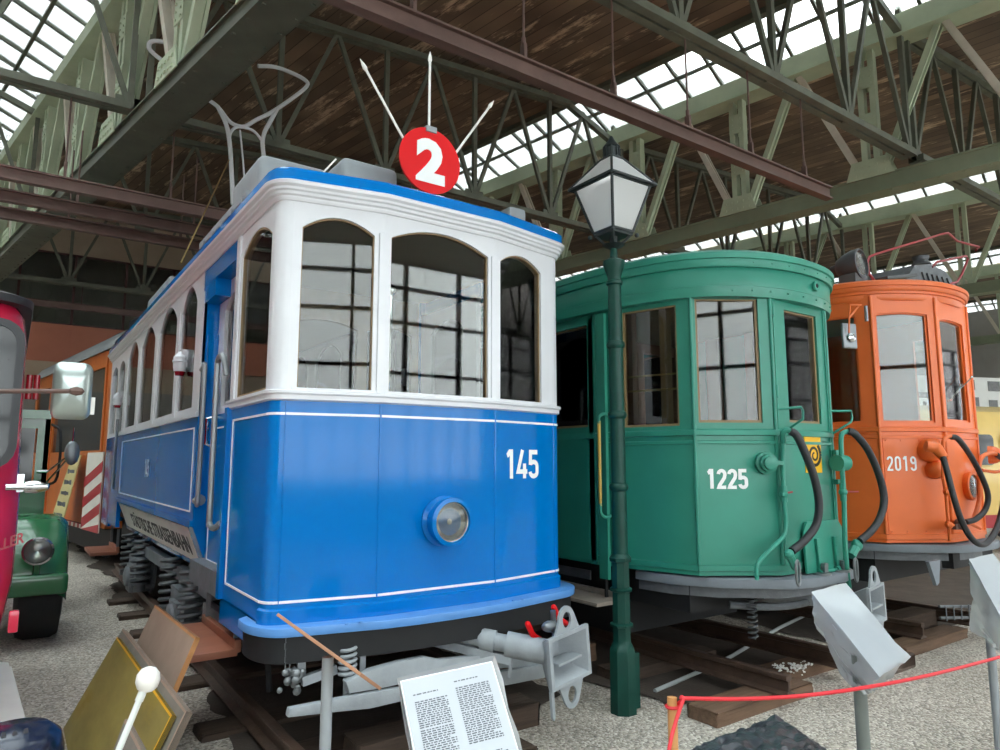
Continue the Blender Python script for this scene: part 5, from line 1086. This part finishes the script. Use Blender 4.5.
# bare stand seen edge-on
p0, p1 = atd(288, 622, 2.74), atd(371, 682, 2.46); ux = (p1-p0); c2 = (p0+p1)/2
pp_ = atd(328, 655, 2.6); uy = Vector((-.35, -.75, .0)); view = (c2-Vector((0, 0, EYE))).normalized(); uy = view - ux.normalized()*view.dot(ux.normalized())
S2_ = thing('information_stand', (pp_.x, pp_.y, 0), 'bare plywood-edged stand board seen edge-on on a grey post in front of the blue tram', 'sign')
n2 = ux.normalized().cross(uy.normalized()); b = B(); b.box(c2, (ux.length, .16, .012), (ux.normalized(), uy.normalized(), n2)); b.bevel(.002); b.out('board', M['ply'], S2_)
b = B(); b.cyl((pp_.x, pp_.y, 0), (pp_.x, pp_.y, pp_.z-.006), .0215, n=14); b.out('post', M['post'], S2_)
def wrapped(label, corners, post_xy, zt_, film_pts, pm, seed, lw=.25):
    TL, TR, BR, BLq = corners; S = thing('information_stand', (post_xy[0], post_xy[1], 0), label, 'sign')
    n = (TR-TL).cross(BLq-TL).normalized()
    if n.z < 0: n = -n
    b = B(); b.prism([TL, TR, BR, BLq], -n*.02); b.out('board', M['paper'], S, smooth=False)
    b = B(); b.cyl((post_xy[0], post_xy[1], 0), (post_xy[0], post_xy[1], zt_), .024, n=14); b.out('post', M[pm], S)
    cen = (TL+TR+BR+BLq)/4; b = B(); e = 1.05; K = [cen+(p-cen)*e+n*.008 for p in (TL, TR, BR, BLq)]
    mid = film_pts[0]; low = film_pts[1]
    m_ = [cen+(p-cen)*.85+mid for p in (TL, TR, BR, BLq)]; l_ = [Vector((post_xy[0], post_xy[1], low)) + Vector(((p-cen).x*lw, (p-cen).y*lw, 0)) for p in (TL, TR, BR, BLq)]
    for A_, B_ in ((K, m_), (m_, l_)):
        for i in range(4): b.face([A_[i], A_[(i+1) % 4], B_[(i+1) % 4], B_[i]])
    b.face(K)
    bmesh.ops.remove_doubles(b.bm, verts=b.bm.verts, dist=1e-5); bmesh.ops.subdivide_edges(b.bm, edges=b.bm.edges[:], cuts=5, use_grid_fill=True)
    r = random.Random(seed)
    for v in b.bm.verts:
        k = abs((v.co-cen).dot(n)); a = .009 if k > .03 else .002; v.co += Vector((r.uniform(-a, a), r.uniform(-a, a), r.uniform(-a, a)))
    b.out('plastic_wrap', M['film'], S)
    return S, n
cs = [atd(813, 595, 2.95), atd(846, 586, 3.05), atd(905, 657, 2.55), atd(878, 676, 2.5)]
pxy = atd(862, 720, 2.62)
S3_, n3 = wrapped('slanted white sign in crumpled film on a dark post behind the red rope', cs, (pxy.x, pxy.y), 1.02, (Vector((-.02, .02, -.09)), .90), 'postdark', 4)
cs = [atd(970, 561, 4.45), atd(993, 556, 4.5), atd(1032, 605, 4.1), atd(1003, 622, 4.0)]
pxy = atd(990, 640, 4.25)
wrapped('white film-wrapped sign standing on the gravel in front of the orange tram hoses', cs, (pxy.x, pxy.y), 1.0, (Vector((-.02, .02, -.22)), .70), 'post', 6, .75)
st = atd(672, 697, 2.3); ft = Vector((st.x-.06, st.y-.05, 0))
b = B(); b.tube([ft, st], [.017, .0165], 10); b.out('wooden_stake', M['stake'], label='round pale wooden stake holding the end of the red rope', cat='stake')
r0 = atd(683, 700, 2.27)
b = B(); b.tube(spline([atd(666, 770, 2.1), atd(672, 735, 2.2), r0, r0+Vector((.01, 0, .003)), atd(740, 699, 2.30), atd(800, 696, 2.33), atd(862, 688, 2.38), atd(930, 675, 2.6), atd(1000, 657, 3.0), atd(1060, 640, 3.2)], 6), .0065, 8)
b.tube([st+Vector((.019*math.cos(t), .019*math.sin(t), -.03)) for t in [i*PI/8 for i in range(16)]], .006, 6, True); b.tube([st+Vector((.015, 0, -.03)), r0], .006, 6)
b.out('barrier_rope', M['rope'], label='red barrier rope strung from the wooden stake across the gravel', cat='rope')
# tarpaulin over something low
from mathutils import noise as mnoise
b = B(); T0 = [atd(660, 760, 2.75), atd(776, 714, 3.45), atd(846, 762, 2.95), atd(735, 850, 2.3)]; N_ = 44; G_ = []
for i in range(N_+1):
    row = []
    for j in range(N_+1):
        u, v = i/N_, j/N_; p = (T0[0]*(1-u)+T0[1]*u)*(1-v) + (T0[3]*(1-u)+T0[2]*u)*v
        q = Vector((p.x*5+p.y*2, p.y*9-p.x*3, 0)); w = 1-abs(mnoise.noise(q*1.3))*2; w2 = 1-abs(mnoise.noise(q*3.1+Vector((7, 3, 1))))*2
        e = min(u, 1-u, v, 1-v); p = p + Z3*(.02*w+.012*w2+.02*math.sin(PI*u)*math.sin(PI*v)-.03*math.exp(-e*14))
        row.append(b.bm.verts.new(p))
    G_.append(row)
for i in range(N_):
    for j in range(N_): b.bm.faces.new([G_[i][j], G_[i+1][j], G_[i+1][j+1], G_[i][j+1]])
edge = [G_[i][0] for i in range(N_)]+[G_[N_][j] for j in range(N_)]+[G_[i][N_] for i in range(N_, 0, -1)]+[G_[0][j] for j in range(N_, 0, -1)]
cx_ = sum((p for p in T0), Vector())/4; prev = edge
for k, f in ((1.03, .6), (1.06, .25), (1.12, 0)):
    cur = [b.bm.verts.new(Vector((cx_.x+(p.co.x-cx_.x)*k+.02*mnoise.noise(p.co*9), cx_.y+(p.co.y-cx_.y)*k+.02*mnoise.noise(p.co*8), p.co.z*f))) for p in edge]
    for a in range(len(edge)): c = (a+1) % len(edge); b.bm.faces.new([prev[a], prev[c], cur[c], cur[a]])
    prev = cur
b.out('tarpaulin', M['tarp'], label='crumpled black tarpaulin covering something low in front of the red rope', cat='tarpaulin')

# ------------------------------------------------------------------ leaning boards and the white-knobbed marker
def lean(name, q, t, mat, edge, label, cat='board'):
    n = (q[1]-q[0]).cross(q[3]-q[0]).normalized(); n = n if n.x > 0 else -n
    T = thing(name, (q[2]+q[3])/2, label, cat)
    b = B(); b.prism(q, n*t); b.out('panel', M[mat], T, smooth=False)
    b = B(); e = [p-n*.0006 for p in q]
    b.prism([e[0], e[1], e[1]+(e[2]-e[1])*.018, e[0]+(e[3]-e[0])*.018], n*(t+.0012)); b.prism([e[1], e[2], e[2]+(e[3]-e[2])*.008, e[1]+(e[0]-e[1])*.008], n*(t+.0012)); b.out('edge_strip', M[edge], T, smooth=False)
    return T
ty, tx = at(117, 637, X=.70), at(172, 715, X=.70); by = at(87, 711, Z=.01)
lean('sign_panel', [ty, tx, Vector((.42, tx.y, .01)), Vector((.42, ty.y, .01))], .022, 'boardyellow', 'yellowedge', 'mottled yellow panel with a bright yellow edge, lowest of the leaning boards')
lean('sign_panel', [Vector((.745, ty.y+.1, ty.z+.03)), Vector((.745, tx.y-.08, tx.z+.03)), Vector((.465, tx.y-.08, .01)), Vector((.465, ty.y+.1, .01))], .03, 'boardgrey', 'boardwood', 'grey panel sandwiched between the yellow board and the plywood board')
wl = at(155, 605, X=.93); wr_ = at(196, 637, X=.93)
lean('plywood_board', [wl, wr_, Vector((.63, wr_.y, .01)), Vector((.63, wl.y, .01))], .025, 'boardwood', 'boardedge', 'pale plywood board leaning against the wooden step of the blue tram, tallest of the boards')
a_, c_ = atd(125, 719, 2.9), atd(150, 766, 2.55)
lean('broken_board', [a_, c_, Vector((c_.x-.22, c_.y, .0)), Vector((a_.x-.22, a_.y, .0))], .02, 'boardgrey', 'boardwood', 'dark grey board with a splintered pale edge behind the white-knobbed post')
kb = atd(148, 679, 2.35); kd = (atd(118, 752, 2.25)-kb); kd.normalize(); foot = kb + kd*(kb.z/-kd.z)
T = thing('marker_post', (foot.x, foot.y, 0), 'thin white leaning post topped with a white ball in front of the yellow panel', 'post')
b = B(); b.lathe([(0, -.041), (.018, -.040), (.032, -.028), (.039, -.006), (.036, .016), (.024, .033), (.01, .039), (0, .040)], kb, (0, 0, 1), 20); b.out('ball_knob', M['knob'], T)
b = B(); b.tube([foot, kb+kd*.03], .011, 10); b.tube([kb+kd*.07, kb+kd*.03], .014, 10); b.out('shaft', M['postpaint'], T)
b = B(); b.cyl((foot.x, foot.y, 0), (foot.x, foot.y, .03), .1, .08, 16); b.out('foot_plate', M['irongrey'], T)

# ------------------------------------------------------------------ vehicles on the left
# red lorry cab, nearest on the left
RX, RY = at(22, 480, Y=4.35).x, 4.35
Rk = thing('truck', (RX-1.1, RY+2, 0), 'crimson red lorry with a rounded cab and a big chrome mirror on an arm', 'truck')
def cabring(z, ins, r=.22):
    x0, x1, y0, y1 = RX-2.2+ins, RX-ins, RY+ins, RY+3.2-ins; o = []
    for cx0, cy0, a0 in ((x1-r, y0+r, -90), (x1-r, y1-r, 0), (x0+r, y1-r, 90), (x0+r, y0+r, 180)):
        for k in range(6): a = math.radians(a0+18*k); o.append((cx0+r*math.cos(a), cy0+r*math.sin(a), z))
    return o
b = B(); rings = [[b.bm.verts.new(p) for p in cabring(z, i, r)] for z, i, r in ((.50, .13, .16), (.55, .10, .18), (.85, .04, .2), (1.15, .0, .22), (1.62, .0, .22), (1.66, .012, .22), (2.42, .03, .24), (2.56, .05, .25), (2.68, .12, .26), (2.78, .28, .26), (2.83, .55, .3))]
b.skin(rings)
b.out('cab', M['truckred'], Rk)
b = B(); rings = [[b.bm.verts.new(p) for p in cabring(z, i, .26)] for z, i in ((2.60, .06), (2.60, .015), (2.64, .01), (2.66, .05))]
b.skin(rings); b.out('rain_gutter', M['rubber'], Rk)
b = B(); y = RY+.012
def rr_(x0, x1, z0, z1, r=.07):
    o = []
    for cx0, cz0, a0 in ((x1-r, z0+r, -90), (x1-r, z1-r, 0), (x0+r, z1-r, 90), (x0+r, z0+r, 180)):
        for k in range(5): a = math.radians(a0+22.5*k); o.append((cx0+r*math.cos(a), cz0+r*math.sin(a)))
    return o
wz0, wz1 = 1.74, 2.47; wx1 = at(13, 420, Y=RY).x; wx0 = wx1-.82
for (xa, xb) in ((wx0, wx1), (wx0-.9, wx0-.05)):
    b = B(); b.prism([(x, y-.02, z) for x, z in rr_(xa, xb, wz0, wz1, .1)], (0, .03, 0)); p_ = b.out('windscreen', M['darkglass'], Rk, smooth=False)
    b = B(); lp = rr_(xa-.025, xb+.025, wz0-.025, wz1+.025, .12); lq = rr_(xa+.012, xb-.012, wz0+.012, wz1-.012, .09)
    for i in range(len(lp)): j = (i+1) % len(lp); b.prism([(lp[i][0], y-.035, lp[i][1]), (lp[j][0], y-.035, lp[j][1]), (lq[j][0], y-.035, lq[j][1]), (lq[i][0], y-.035, lq[i][1])], (0, .03, 0))
    b.out('window_seal', M['rubber'], p_, smooth=False)
b = B(); mk = at(14, 622, Y=RY+.1); b.bx(mk.x-.025, mk.x+.02, mk.y, mk.y+.05, mk.z-.055, mk.z+.055); b.bevel(.01); b.out('marker_lamp', M['truckred'], Rk)
for sx in (-1.85, -.3):
    b = B(); b.lathe([(0, -.14), (.33, -.14), (.45, -.11), (.48, -.04), (.48, .06), (.45, .12), (.3, .13), (.28, .06), (0, .05)], (RX+sx, RY+1.3, .48), (1, 0, 0), 28); b.out('wheel', M['tyre'], Rk)
b = B(); s0 = at(20, 487, Y=RY-.02); b.cyl(s0+Vector((-.06, 0, .0)), s0+Vector((.07, .0, .0)), .018, n=12); b.lathe([(0, 0), (.03, .0), (.034, .05), (.02, .1), (0, .11)], s0+Vector((.02, 0, 0)), (1, 0, 0), 14); b.box(s0+Vector((.0, .01, .02)), (.03, .04, .09)); b.out('indicator', M['chrome'], Rk)
for k in range(2):
    b = B(); p = at(29, 387, Y=RY+.4)+Vector((.035*k, 0, 0)); b.cyl(p-Z3*.07, p+Z3*.07, .016, n=10); b.out('roof_post_lamp', M['redglass'], Rk)
b = B(); b.prism([at(-40, 664, Z=.3), at(8, 666, Z=.3), at(24, 722, Z=.3), at(-40, 735, Z=.3)], Z3*.025); b.tube([at(10, 668, Z=.31), at(23, 718, Z=.31)], .012, 6); b.out('step_plate', M['ivory'], Rk)
text('lettering', 'ALLER', at(6, 543, Y=RY-.004), (1, 0, .35), (-.0, 0, 1), .16, .055, M['redrod'], Rk, bold=.02, depth=.002)
# mirror
mm = thing('wing_mirror', at(72, 391, Y=3.25)); mm.parent = Rk; mc = at(72, 391, Y=3.25); mm.location = mc-WL[Rk.name]; WL[mm.name] = mc
b = B(); vd = (mc-Vector((0, 0, EYE))).normalized(); vs = vd.cross(Z3).normalized(); vz = vs.cross(vd); rings = []
for k, d in ((.01, -.045), (.45, -.042), (.8, -.03), (.95, -.012), (1.0, .0), (.97, .012), (.02, .014)):
    rings.append([b.bm.verts.new(mc+vs*x+vz*z+vd*d) for x, z in rr_(-.069*k, .069*k, -.115*k, .115*k, .032*k)])
b.skin(rings); b.out('mirror_shell', paint('polished_mirror_shell', 'a9b3b0', .3, .05, metal=.85), mm)
b = B(); b.tube([at(-60, 392, Y=3.4), at(30, 391, Y=3.25), mc+vs*.015+vd*-.055], .009, 8); b.ball(mc+vs*.015+vd*-.052, .018, (1.6, 1, 1), 8); b.out('mirror_arm', M['trolley'], mm)
b = B(); b.tube([at(-60, 392, Y=3.4), Vector((RX-.5, RY+.03, 2.0))], .010, 8); b.out('mirror_bracket', M['trolley'], mm)
b = B(); b.bx(mc.x+.062, mc.x+.085, mc.y+.02, mc.y+.05, mc.z-.09, mc.z-.02); b.out('mirror_clip', M['ivory'], mm)
# green bonneted lorry behind it
DG = 6.9
gx = at(68, 560, Y=8.3).x; Gk = thing('truck', (gx-1.0, 9.8, 0), 'green bonneted lorry behind the crimson one, with a chromed headlamp on its mudguard', 'truck')
wx = at(38, 600, Y=8.5).x
b = B(); pr = []
for i in range(13):
    a = math.radians(-20+i*17); pr.append((8.72-.62*math.cos(a)*1.0, .52+.72*max(.0, math.sin(a))))
rings = []
for k, ins, dz in ((0, .05, -.04), (.06, .0, -.01), (.25, 0, .0), (.48, .0, -.01), (.56, .02, -.05), (.60, .07, -.10)):
    rings.append([b.bm.verts.new((gx-.60+k, y+ins*(1 if y < 8.7 else -1), z+dz)) for y, z in pr])
for A_, B_ in zip(rings, rings[1:]):
    for i in range(len(pr)-1): b.bm.faces.new([A_[i], A_[i+1], B_[i+1], B_[i]])
b.bm.faces.new([rings[-1][i] for i in range(len(pr))]); b.bm.faces.new([rings[0][i] for i in range(len(pr))][::-1])
b.out('mudguard', M['truckgreen'], Gk)
b = B(); b.bx(gx-1.9, gx+.0, 8.02, 8.16, .50, .70); b.bevel(.05, 3); b.out('bumper', M['truckgreen'], Gk)
hp = at(38, 551, Y=8.05); b = B(); b.lathe([(0, .14), (.08, .12), (.12, .05), (.132, 0), (.132, -.02), (.115, -.025), (.112, -.005), (0, .03)], hp, (0, 1, 0), 24); hk = b.out('headlamp', M['chrome'], Gk)
b = B(); b.lathe([(0, -.035), (.07, -.03), (.113, -.015), (.113, -.008), (0, -.02)], hp, (0, 1, 0), 22); b.out('lens', M['lens'], hk); b = B(); b.tube([hp-Z3*.12, hp-Z3*.24+Vector((0, .05, 0))], .03, 8); b.out('lamp_stem', M['truckgreen'], hk)
b = B(); b.lathe([(0, -.2), (.3, -.2), (.44, -.17), (.47, -.1), (.47, .12), (.44, .18), (.3, .2), (.26, .1), (0, .08)], (wx, 8.62, .475), (1, 0, 0), 30); b.out('wheel', M['tyre'], Gk)
b = B(); b.lathe([(0, -.15), (.3, -.15), (.44, -.12), (.47, -.05), (.47, .05), (.44, .12), (.3, .14), (.26, .06), (0, .05)], (gx-1.75, 8.78, .475), (1, 0, 0), 30); b.out('wheel', M['tyre'], Gk)
b = B(); b.prism([(gx-1.5, 8.2, .6), (gx-.55, 8.2, .6), (gx-.6, 8.2, 1.25), (gx-.8, 8.2, 1.42), (gx-1.3, 8.2, 1.42), (gx-1.48, 8.2, 1.25)], (0, 1.5, 0)); b.bevel(.05, 3); b.out('bonnet', M['truckgreen'], Gk)
cxr = at(47, 470, Y=9.6).x; b = B(); wall_panel(b, (cxr-2.1, 9.6), Vector((1, 0)), Vector((0, -1)), 2.1, .75, 2.3, [(.12, 1.0, 1.55, 2.15, 0), (1.08, 1.98, 1.55, 2.15, 0)], .06); b.bx(cxr-.05, cxr, 9.6, 11.2, .75, 1.5); b.bx(cxr-2.1, cxr-2.05, 9.6, 11.2, .75, 2.3); b.bx(cxr-2.1, cxr, 9.55, 11.2, 2.26, 2.36); b.bx(cxr-.05, cxr, 9.6, 9.66, 1.5, 2.3); b.bx(cxr-.05, cxr, 11.1, 11.2, 1.5, 2.3); b.out('cab', M['truckgreen'], Gk)
for u0 in (.12, 1.08): win_pane('windscreen', (cxr-2.1, 9.6), Vector((1, 0)), Vector((0, -1)), (u0, u0+.88, 1.55, 2.15, 0), M['darkglass'], Gk)
b = B(); c = at(72, 453, Y=9.0); b.ball(c, .1, (.75, .25, 1.35), 14); gm = b.out('side_mirror', M['steel'], Gk); b = B(); e = Vector((cxr, 9.55, at(35, 472, Y=9.55).z)); b.tube([c+Vector((0, .02, 0)), e], .011, 6); b.tube([c+Vector((0, .02, -.02)), e-Z3*.12], .011, 6); b.tube([e-Vector((.1, 0, 0)), e], .02, 6); b.tube([c+Z3*.1, c+Z3*.28], .008, 6); b.out('mirror_arm', M['chrome'], gm)
b = B(); b.tube(spline([Vector((cxr+.01, 9.58, 2.2)), Vector((cxr+.1, 9.5, 2.1)), Vector((cxr+.1, 9.5, 1.6)), Vector((cxr+.01, 9.58, 1.5))], 4), .015, 8); b.out('grab_handle', M['underblack'], Gk)
# orange-brown works car on the track behind the blue tram
a0, a1 = Vector((1.33, 12.95)), Vector((.40, 19.6)); wd = (a1-a0).normalized(); wn_ = Vector((-wd.y, wd.x)); wn_ = wn_ if wn_.x < 0 else -wn_; wl_ = (a1-a0).length
wd = Vector((wd.x, wd.y, 0)); wn_ = Vector((wn_.x, wn_.y, 0))
K = thing('works_car', Vector((a0.x, a0.y, 0))+wd*3-wn_*1.0, 'orange-brown rail works car with a striped hazard board, behind the blue tram', 'works car')
def WP(s, z, o=0): return Vector((a0.x, a0.y, 0))+wd*s+Z3*z+wn_*o
def ws(px, py):   # position along the car side under a sight line
    d = FW+(px-500)/FPX*RT+(375-py)/FPX*UP; n = Vector((wn_.x, wn_.y, 0)); t = n.dot(Vector((a0.x, a0.y, 0)))/n.dot(d); p = Vector((0, 0, EYE))+d*t
    return (p-Vector((a0.x, a0.y, 0))).dot(wd), p.z
sA, zA = ws(101, 450); sB, zB = ws(52, 440); sT, zT = ws(75, 378)
b = B(); wall_panel(b, a0, wd, wn_, wl_, .70, zT+.28, [(sA, sB, zA, zT, 0), (sB+.5, min(sB+2.4, wl_-.2), zA, zT, 0)], .06)
for s in (0, wl_): b.prism([WP(s, .7), WP(s, .7, -2.0), WP(s, zT+.28, -2.0), WP(s, zT+.28)], wd*(.05 if s == 0 else -.05))
b.prism([WP(0, .7, -2.0), WP(wl_, .7, -2.0), WP(wl_, zT+.28, -2.0), WP(0, zT+.28, -2.0)], wn_*.05)
for s in (sA-.06, sB+.1, sB+.4): b.bar(WP(s, .75, .012), WP(s, zT+.25, .012), .09, .03, up=wn_)
b.out('body', M['workorange'], K, smooth=False)
win_pane('window', a0, wd, wn_, (sA, sB, zA, zT, 0), M['darkglass'], K); win_pane('window', a0, wd, wn_, (sB+.5, min(sB+2.4, wl_-.2), zA, zT, 0), M['darkglass'], K)
b = B(); rings = []
for o, z in ((.06, zT+.26), (.06, zT+.34), (-.1, zT+.55), (-.5, zT+.72), (-1.0, zT+.78), (-1.5, zT+.72), (-1.95, zT+.55), (-2.06, zT+.3)): rings.append([b.bm.verts.new(WP(s, z, o)) for s in (-.1, wl_+.1)])
for A_, B_ in zip(rings, rings[1:]): b.bm.faces.new([A_[0], A_[1], B_[1], B_[0]])
b.out('roof', M['roofgrey'], K)
b = B(); c = WP(.8, zT+.85, -.7); b.box(c, (.7, .5, .18), (wd, wn_, Z3)); b.bevel(.02); b.out('roof_box', M['underblack'], K)
b = B(); b.box(c+wd*1.6-Z3*.02, (.5, .3, .1), (wd, wn_, Z3)); b.bevel(.02); b.out('roof_box', M['underblack'], K)
h0, hz0 = ws(107, 452); h1, _ = ws(86, 500); _, hzb = ws(100, 527)
h0 = max(h0, .03)
b = B(); b.prism([WP(h0, .62, .03), WP(h1, .62, .03), WP(h1-.1, hz0, .03), WP(h0, hz0, .03)], wn_*.02); hb_ = b.out('hazard_board', M['striped'], K, smooth=False)
b = B(); hh = hz0-.62
for k in range(4):
    z0 = .62+hh*(k*.26-.02); q = [(h0, z0), (h1, z0-.30), (h1, z0-.30+.17), (h0, z0+.17)]
    q = [(s, min(max(z, .62), hz0)) for s, z in q]
    if max(z for _, z in q)-min(z for _, z in q) > .03: b.prism([WP(s, z, .05) for s, z in q], wn_*.004)
b.out('red_stripe', M['hazred'], hb_, smooth=False)
n0, nz0 = ws(88, 455); n1, _ = ws(74, 520); n0b, _ = ws(83, 520); n1b, _ = ws(71, 520)
b = B(); q = [WP(n0, nz0, .10), WP(ws(79, 458)[0], nz0, .10), WP(ws(71, 500)[0], .66, .30), WP(ws(83, 510)[0], .66, .30)]; b.prism(q, wn_*.015); nb = b.out('notice_board', M['notice'], K, smooth=False)
b = B(); r = random.Random(4)
for k in range(6):
    f = .08+k*.155; A_ = q[0]*(1-f)+q[3]*f; B_ = q[1]*(1-f)+q[2]*f; m = (A_+B_)/2+wn_*.022
    for t in (-.28, -.1, .08, .26): b.bar(m+(B_-A_)*(t-.07), m+(B_-A_)*(t+.06+r.uniform(0, .03)), .005, r.uniform(.05, .09), up=Z3)
b.out('print_lines', M['print'], nb, smooth=False)
b = B(); b.bar(WP(.3, .66, .03), WP(wl_-.2, .66, .03), .03, .07); st_ = b.out('sill_strip', M['hazred'], K, smooth=False)
b = B(); s = .4
while s < wl_-.4: b.bar(WP(s, .66, .048), WP(s+.14, .66, .048), .006, .068); s += .3
b.out('white_stripe', M['striped'], st_, smooth=False)
b = B(); b.box(WP(wl_/2, .45, -1.0), (wl_-.6, 1.6, .45), (wd, wn_, Z3)); b.out('underframe', M['underblack'], K, smooth=False)
for s in (1.6, 4.6):
    for o in (-.45, -1.5): b = B(); b.lathe([(0, -.05), (.35, -.05), (.37, 0), (.34, .02), (.34, .06), (0, .06)], WP(s, .42, o), wn_, 22); b.out('wheel', M['irongrey'], K)
# navy enamelled cover in the corner
nc = Vector((atd(12, 760, 2.3).x, atd(12, 760, 2.3).y, 0)); top_z = atd(12, 713, 2.42).z
T = thing('machine_cover', nc, 'dark navy rounded machine cover beside the leaning yellow panel', 'machine')
b = B(); b.lathe([(0, 0), (.15, 0), (.15, top_z-.16), (.148, top_z-.09), (.135, top_z-.04), (.10, top_z-.012), (0, top_z)], nc, (0, 0, 1), 32); b.out('housing', M['navy'], T)
b = B()
for k in range(4): b.box(nc+Vector((-.06+k*.03, -.02, top_z-.012+.0)), (.014, .13, .012)); 
b.bevel(.003); b.out('vent_slot', M['rubber'], T)
b = B(); b.lathe([(.148, top_z-.18), (.158, top_z-.17), (.158, top_z-.15), (.148, top_z-.14)], nc, (0, 0, 1), 32); b.out('rim_band', M['underblack'], T)

# ------------------------------------------------------------------ far right: yellow bus, display boards, banner
YBp = atd(955, 470, 13.5); bd = Vector((.93, -.37, 0)).normalized(); bn = Vector((-bd.y, bd.x, 0)); bn = -bn if bn.y > 0 else bn
Kb = thing('bus', (YBp.x, YBp.y, 0), 'cream-yellow bus with a rounded roof beyond the orange tram', 'bus')
def BP(s, z, o=0): return Vector((YBp.x, YBp.y, 0))+bd*s+Z3*z-bn*o
b = B(); rings = []
for s, ins, dz in ((-4.6, .25, -.3), (-4.55, .12, -.12), (-4.3, .03, -.03), (-3.8, 0, 0), (3.0, 0, 0), (3.8, .03, -.03), (4.1, .2, -.3)):
    rings.append([b.bm.verts.new(BP(s, z+(dz if z > 1.5 else 0), o+(ins if o < 1 else -ins))) for o, z in ((0, .5), (-.02, 1.2), (0, 2.0), (.06, 2.5), (.25, 2.8), (.7, 2.95), (1.5, 2.95), (2.0, 2.8), (2.15, 2.4), (2.2, 1.2), (2.2, .5))])
b.skin(rings); b.out('body', M['busyellow'], Kb)
for k in range(6):
    b = B(); s0 = -3.9+k*1.25; b.prism([BP(s0+x, z, .03-.05) for x, z in rr_(.08, 1.1, 1.72, 2.32, .1)], bn*.02); b.out('window', M['darkglass'], Kb, smooth=False)
b = B(); b.bar(BP(-4.4, .62, -.03), BP(4, .62, -.03), .03, .25); b.out('skirt', M['hazred'], Kb, smooth=False)
for s in (-2.9, 2.4): b = B(); b.lathe([(0, -.1), (.3, -.1), (.45, -.06), (.45, .06), (.3, .1), (0, .1)], BP(s, .45, .1), bn, 24); b.out('wheel', M['tyre'], Kb)
dd = 19.0; dC = atd(950, 410, dd); du = Vector((.93, -.36, 0)).normalized(); dnn = Vector((-.36, -.93, 0)).normalized()
Dk = thing('display_board', (dC.x, dC.y, 0), 'long white display board pinned with dark photographs beyond the orange tram', 'display board')
zt_, zb2 = atd(950, 376, dd).z, atd(950, 434, dd).z
def DP(s, z, o=0): return Vector((dC.x, dC.y, 0))+du*s+Z3*z+dnn*o
b = B(); b.prism([DP(-6.5, zb2), DP(5, zb2), DP(5, zt_), DP(-6.5, zt_)], dnn*.06); b.out('panel', M['display'], Dk, smooth=False)
b = B(); b.prism([DP(-6.5, zb2-.45, .01), DP(5, zb2-.45, .01), DP(5, zb2+.05, .01), DP(-6.5, zb2+.05, .01)], dnn*.08); b.out('base_band', M['navyband'], Dk, smooth=False)
b = B()
for s in (-6, -3, 0, 3): b.bar(DP(s, 0, -.05), DP(s, zb2, -.05), .1, .1, up=dnn)
b.out('support_leg', M['frame'], Dk, smooth=False)
rr = random.Random(12)
for i in range(34):
    row = i % 3; s = -6.2+(i//3)*.95+rr.uniform(-.12, .12); z = zb2+.28+row*.46+rr.uniform(-.04, .04); w_, h_ = rr.choice(((.42, .28), (.5, .34), (.3, .24)))
    if z+h_ > zt_: continue
    b = B(); b.prism([DP(s, z, .065), DP(s+w_, z, .065), DP(s+w_, z+h_, .065), DP(s, z+h_, .065)], dnn*.01); b.out('photograph', M['photo'], Dk, smooth=False)
bnC = atd(880, 408, 17.7); Bk = thing('banner', (bnC.x, bnC.y, 0), 'black banner with red-edged white capitals, seen through the orange tram windows', 'banner')
bu = Vector((.86, -.50, 0)).normalized(); bno = Vector((-.5, -.86, 0)).normalized()
def XP(px, z, o=0):
    d = FW+(px-500)/FPX*RT; t = bno.dot(Vector((bnC.x, bnC.y, 0)))/bno.dot(Vector((d.x, d.y, 0))); return Vector((d.x*t, d.y*t, z))+bno*o
zc = bnC.z
b = B(); b.prism([XP(832, zc-.42), XP(956, zc-.42), XP(956, zc+.42), XP(832, zc+.42)], -bno*.05); b.out('cloth', M['underblack'], Bk, smooth=False)
for body, p0_, p1_ in (('SCH', 840, 864), ('PE BI', 884, 934)):
    a_, c_ = XP(p0_, zc, .01), XP(p1_, zc, .01)
    text('lettering', body, (a_+c_)/2+Vector((.03, 0, -.03)), bu, (0, 0, 1), (c_-a_).length, .5, M['red'], Bk, bold=.05, depth=.004); text('lettering', body, (a_+c_)/2+bno*.012+Vector((-.0, 0, .02)), bu, (0, 0, 1), (c_-a_).length, .5, M['signwhite'], Bk, bold=.02, depth=.006)
b = B()
for px in (836, 952): b.bar(XP(px, 0, -.04), XP(px, zc+.5, -.04), .08, .08, up=bno)
b.out('support_pole', M['frame'], Bk, smooth=False)
# ------------------------------------------------------------------ daylight: overcast sky through roof lights, added unseen glazing and the glazed street wall
W = bpy.data.worlds.new('overcast_sky'); SC.world = W; W.use_nodes = True; nt = W.node_tree; nt.nodes.clear()
bg = nt.nodes.new('ShaderNodeBackground'); ow = nt.nodes.new('ShaderNodeOutputWorld'); bg.inputs['Color'].default_value = (.97, .985, 1.0, 1); bg.inputs['Strength'].default_value = 3.0
nt.links.new(bg.outputs[0], ow.inputs[0])
SC.view_settings.view_transform = 'Standard'; SC.view_settings.look = 'None'; SC.view_settings.gamma = 1; SC.view_settings.use_curve_mapping = False
SC.view_settings.exposure = 1.72
SC.cycles.use_denoising = True; SC.cycles.max_bounces = 10; SC.cycles.diffuse_bounces = 5; SC.cycles.transparent_max_bounces = 24; SC.cycles.caustics_reflective = False; SC.cycles.caustics_refractive = False
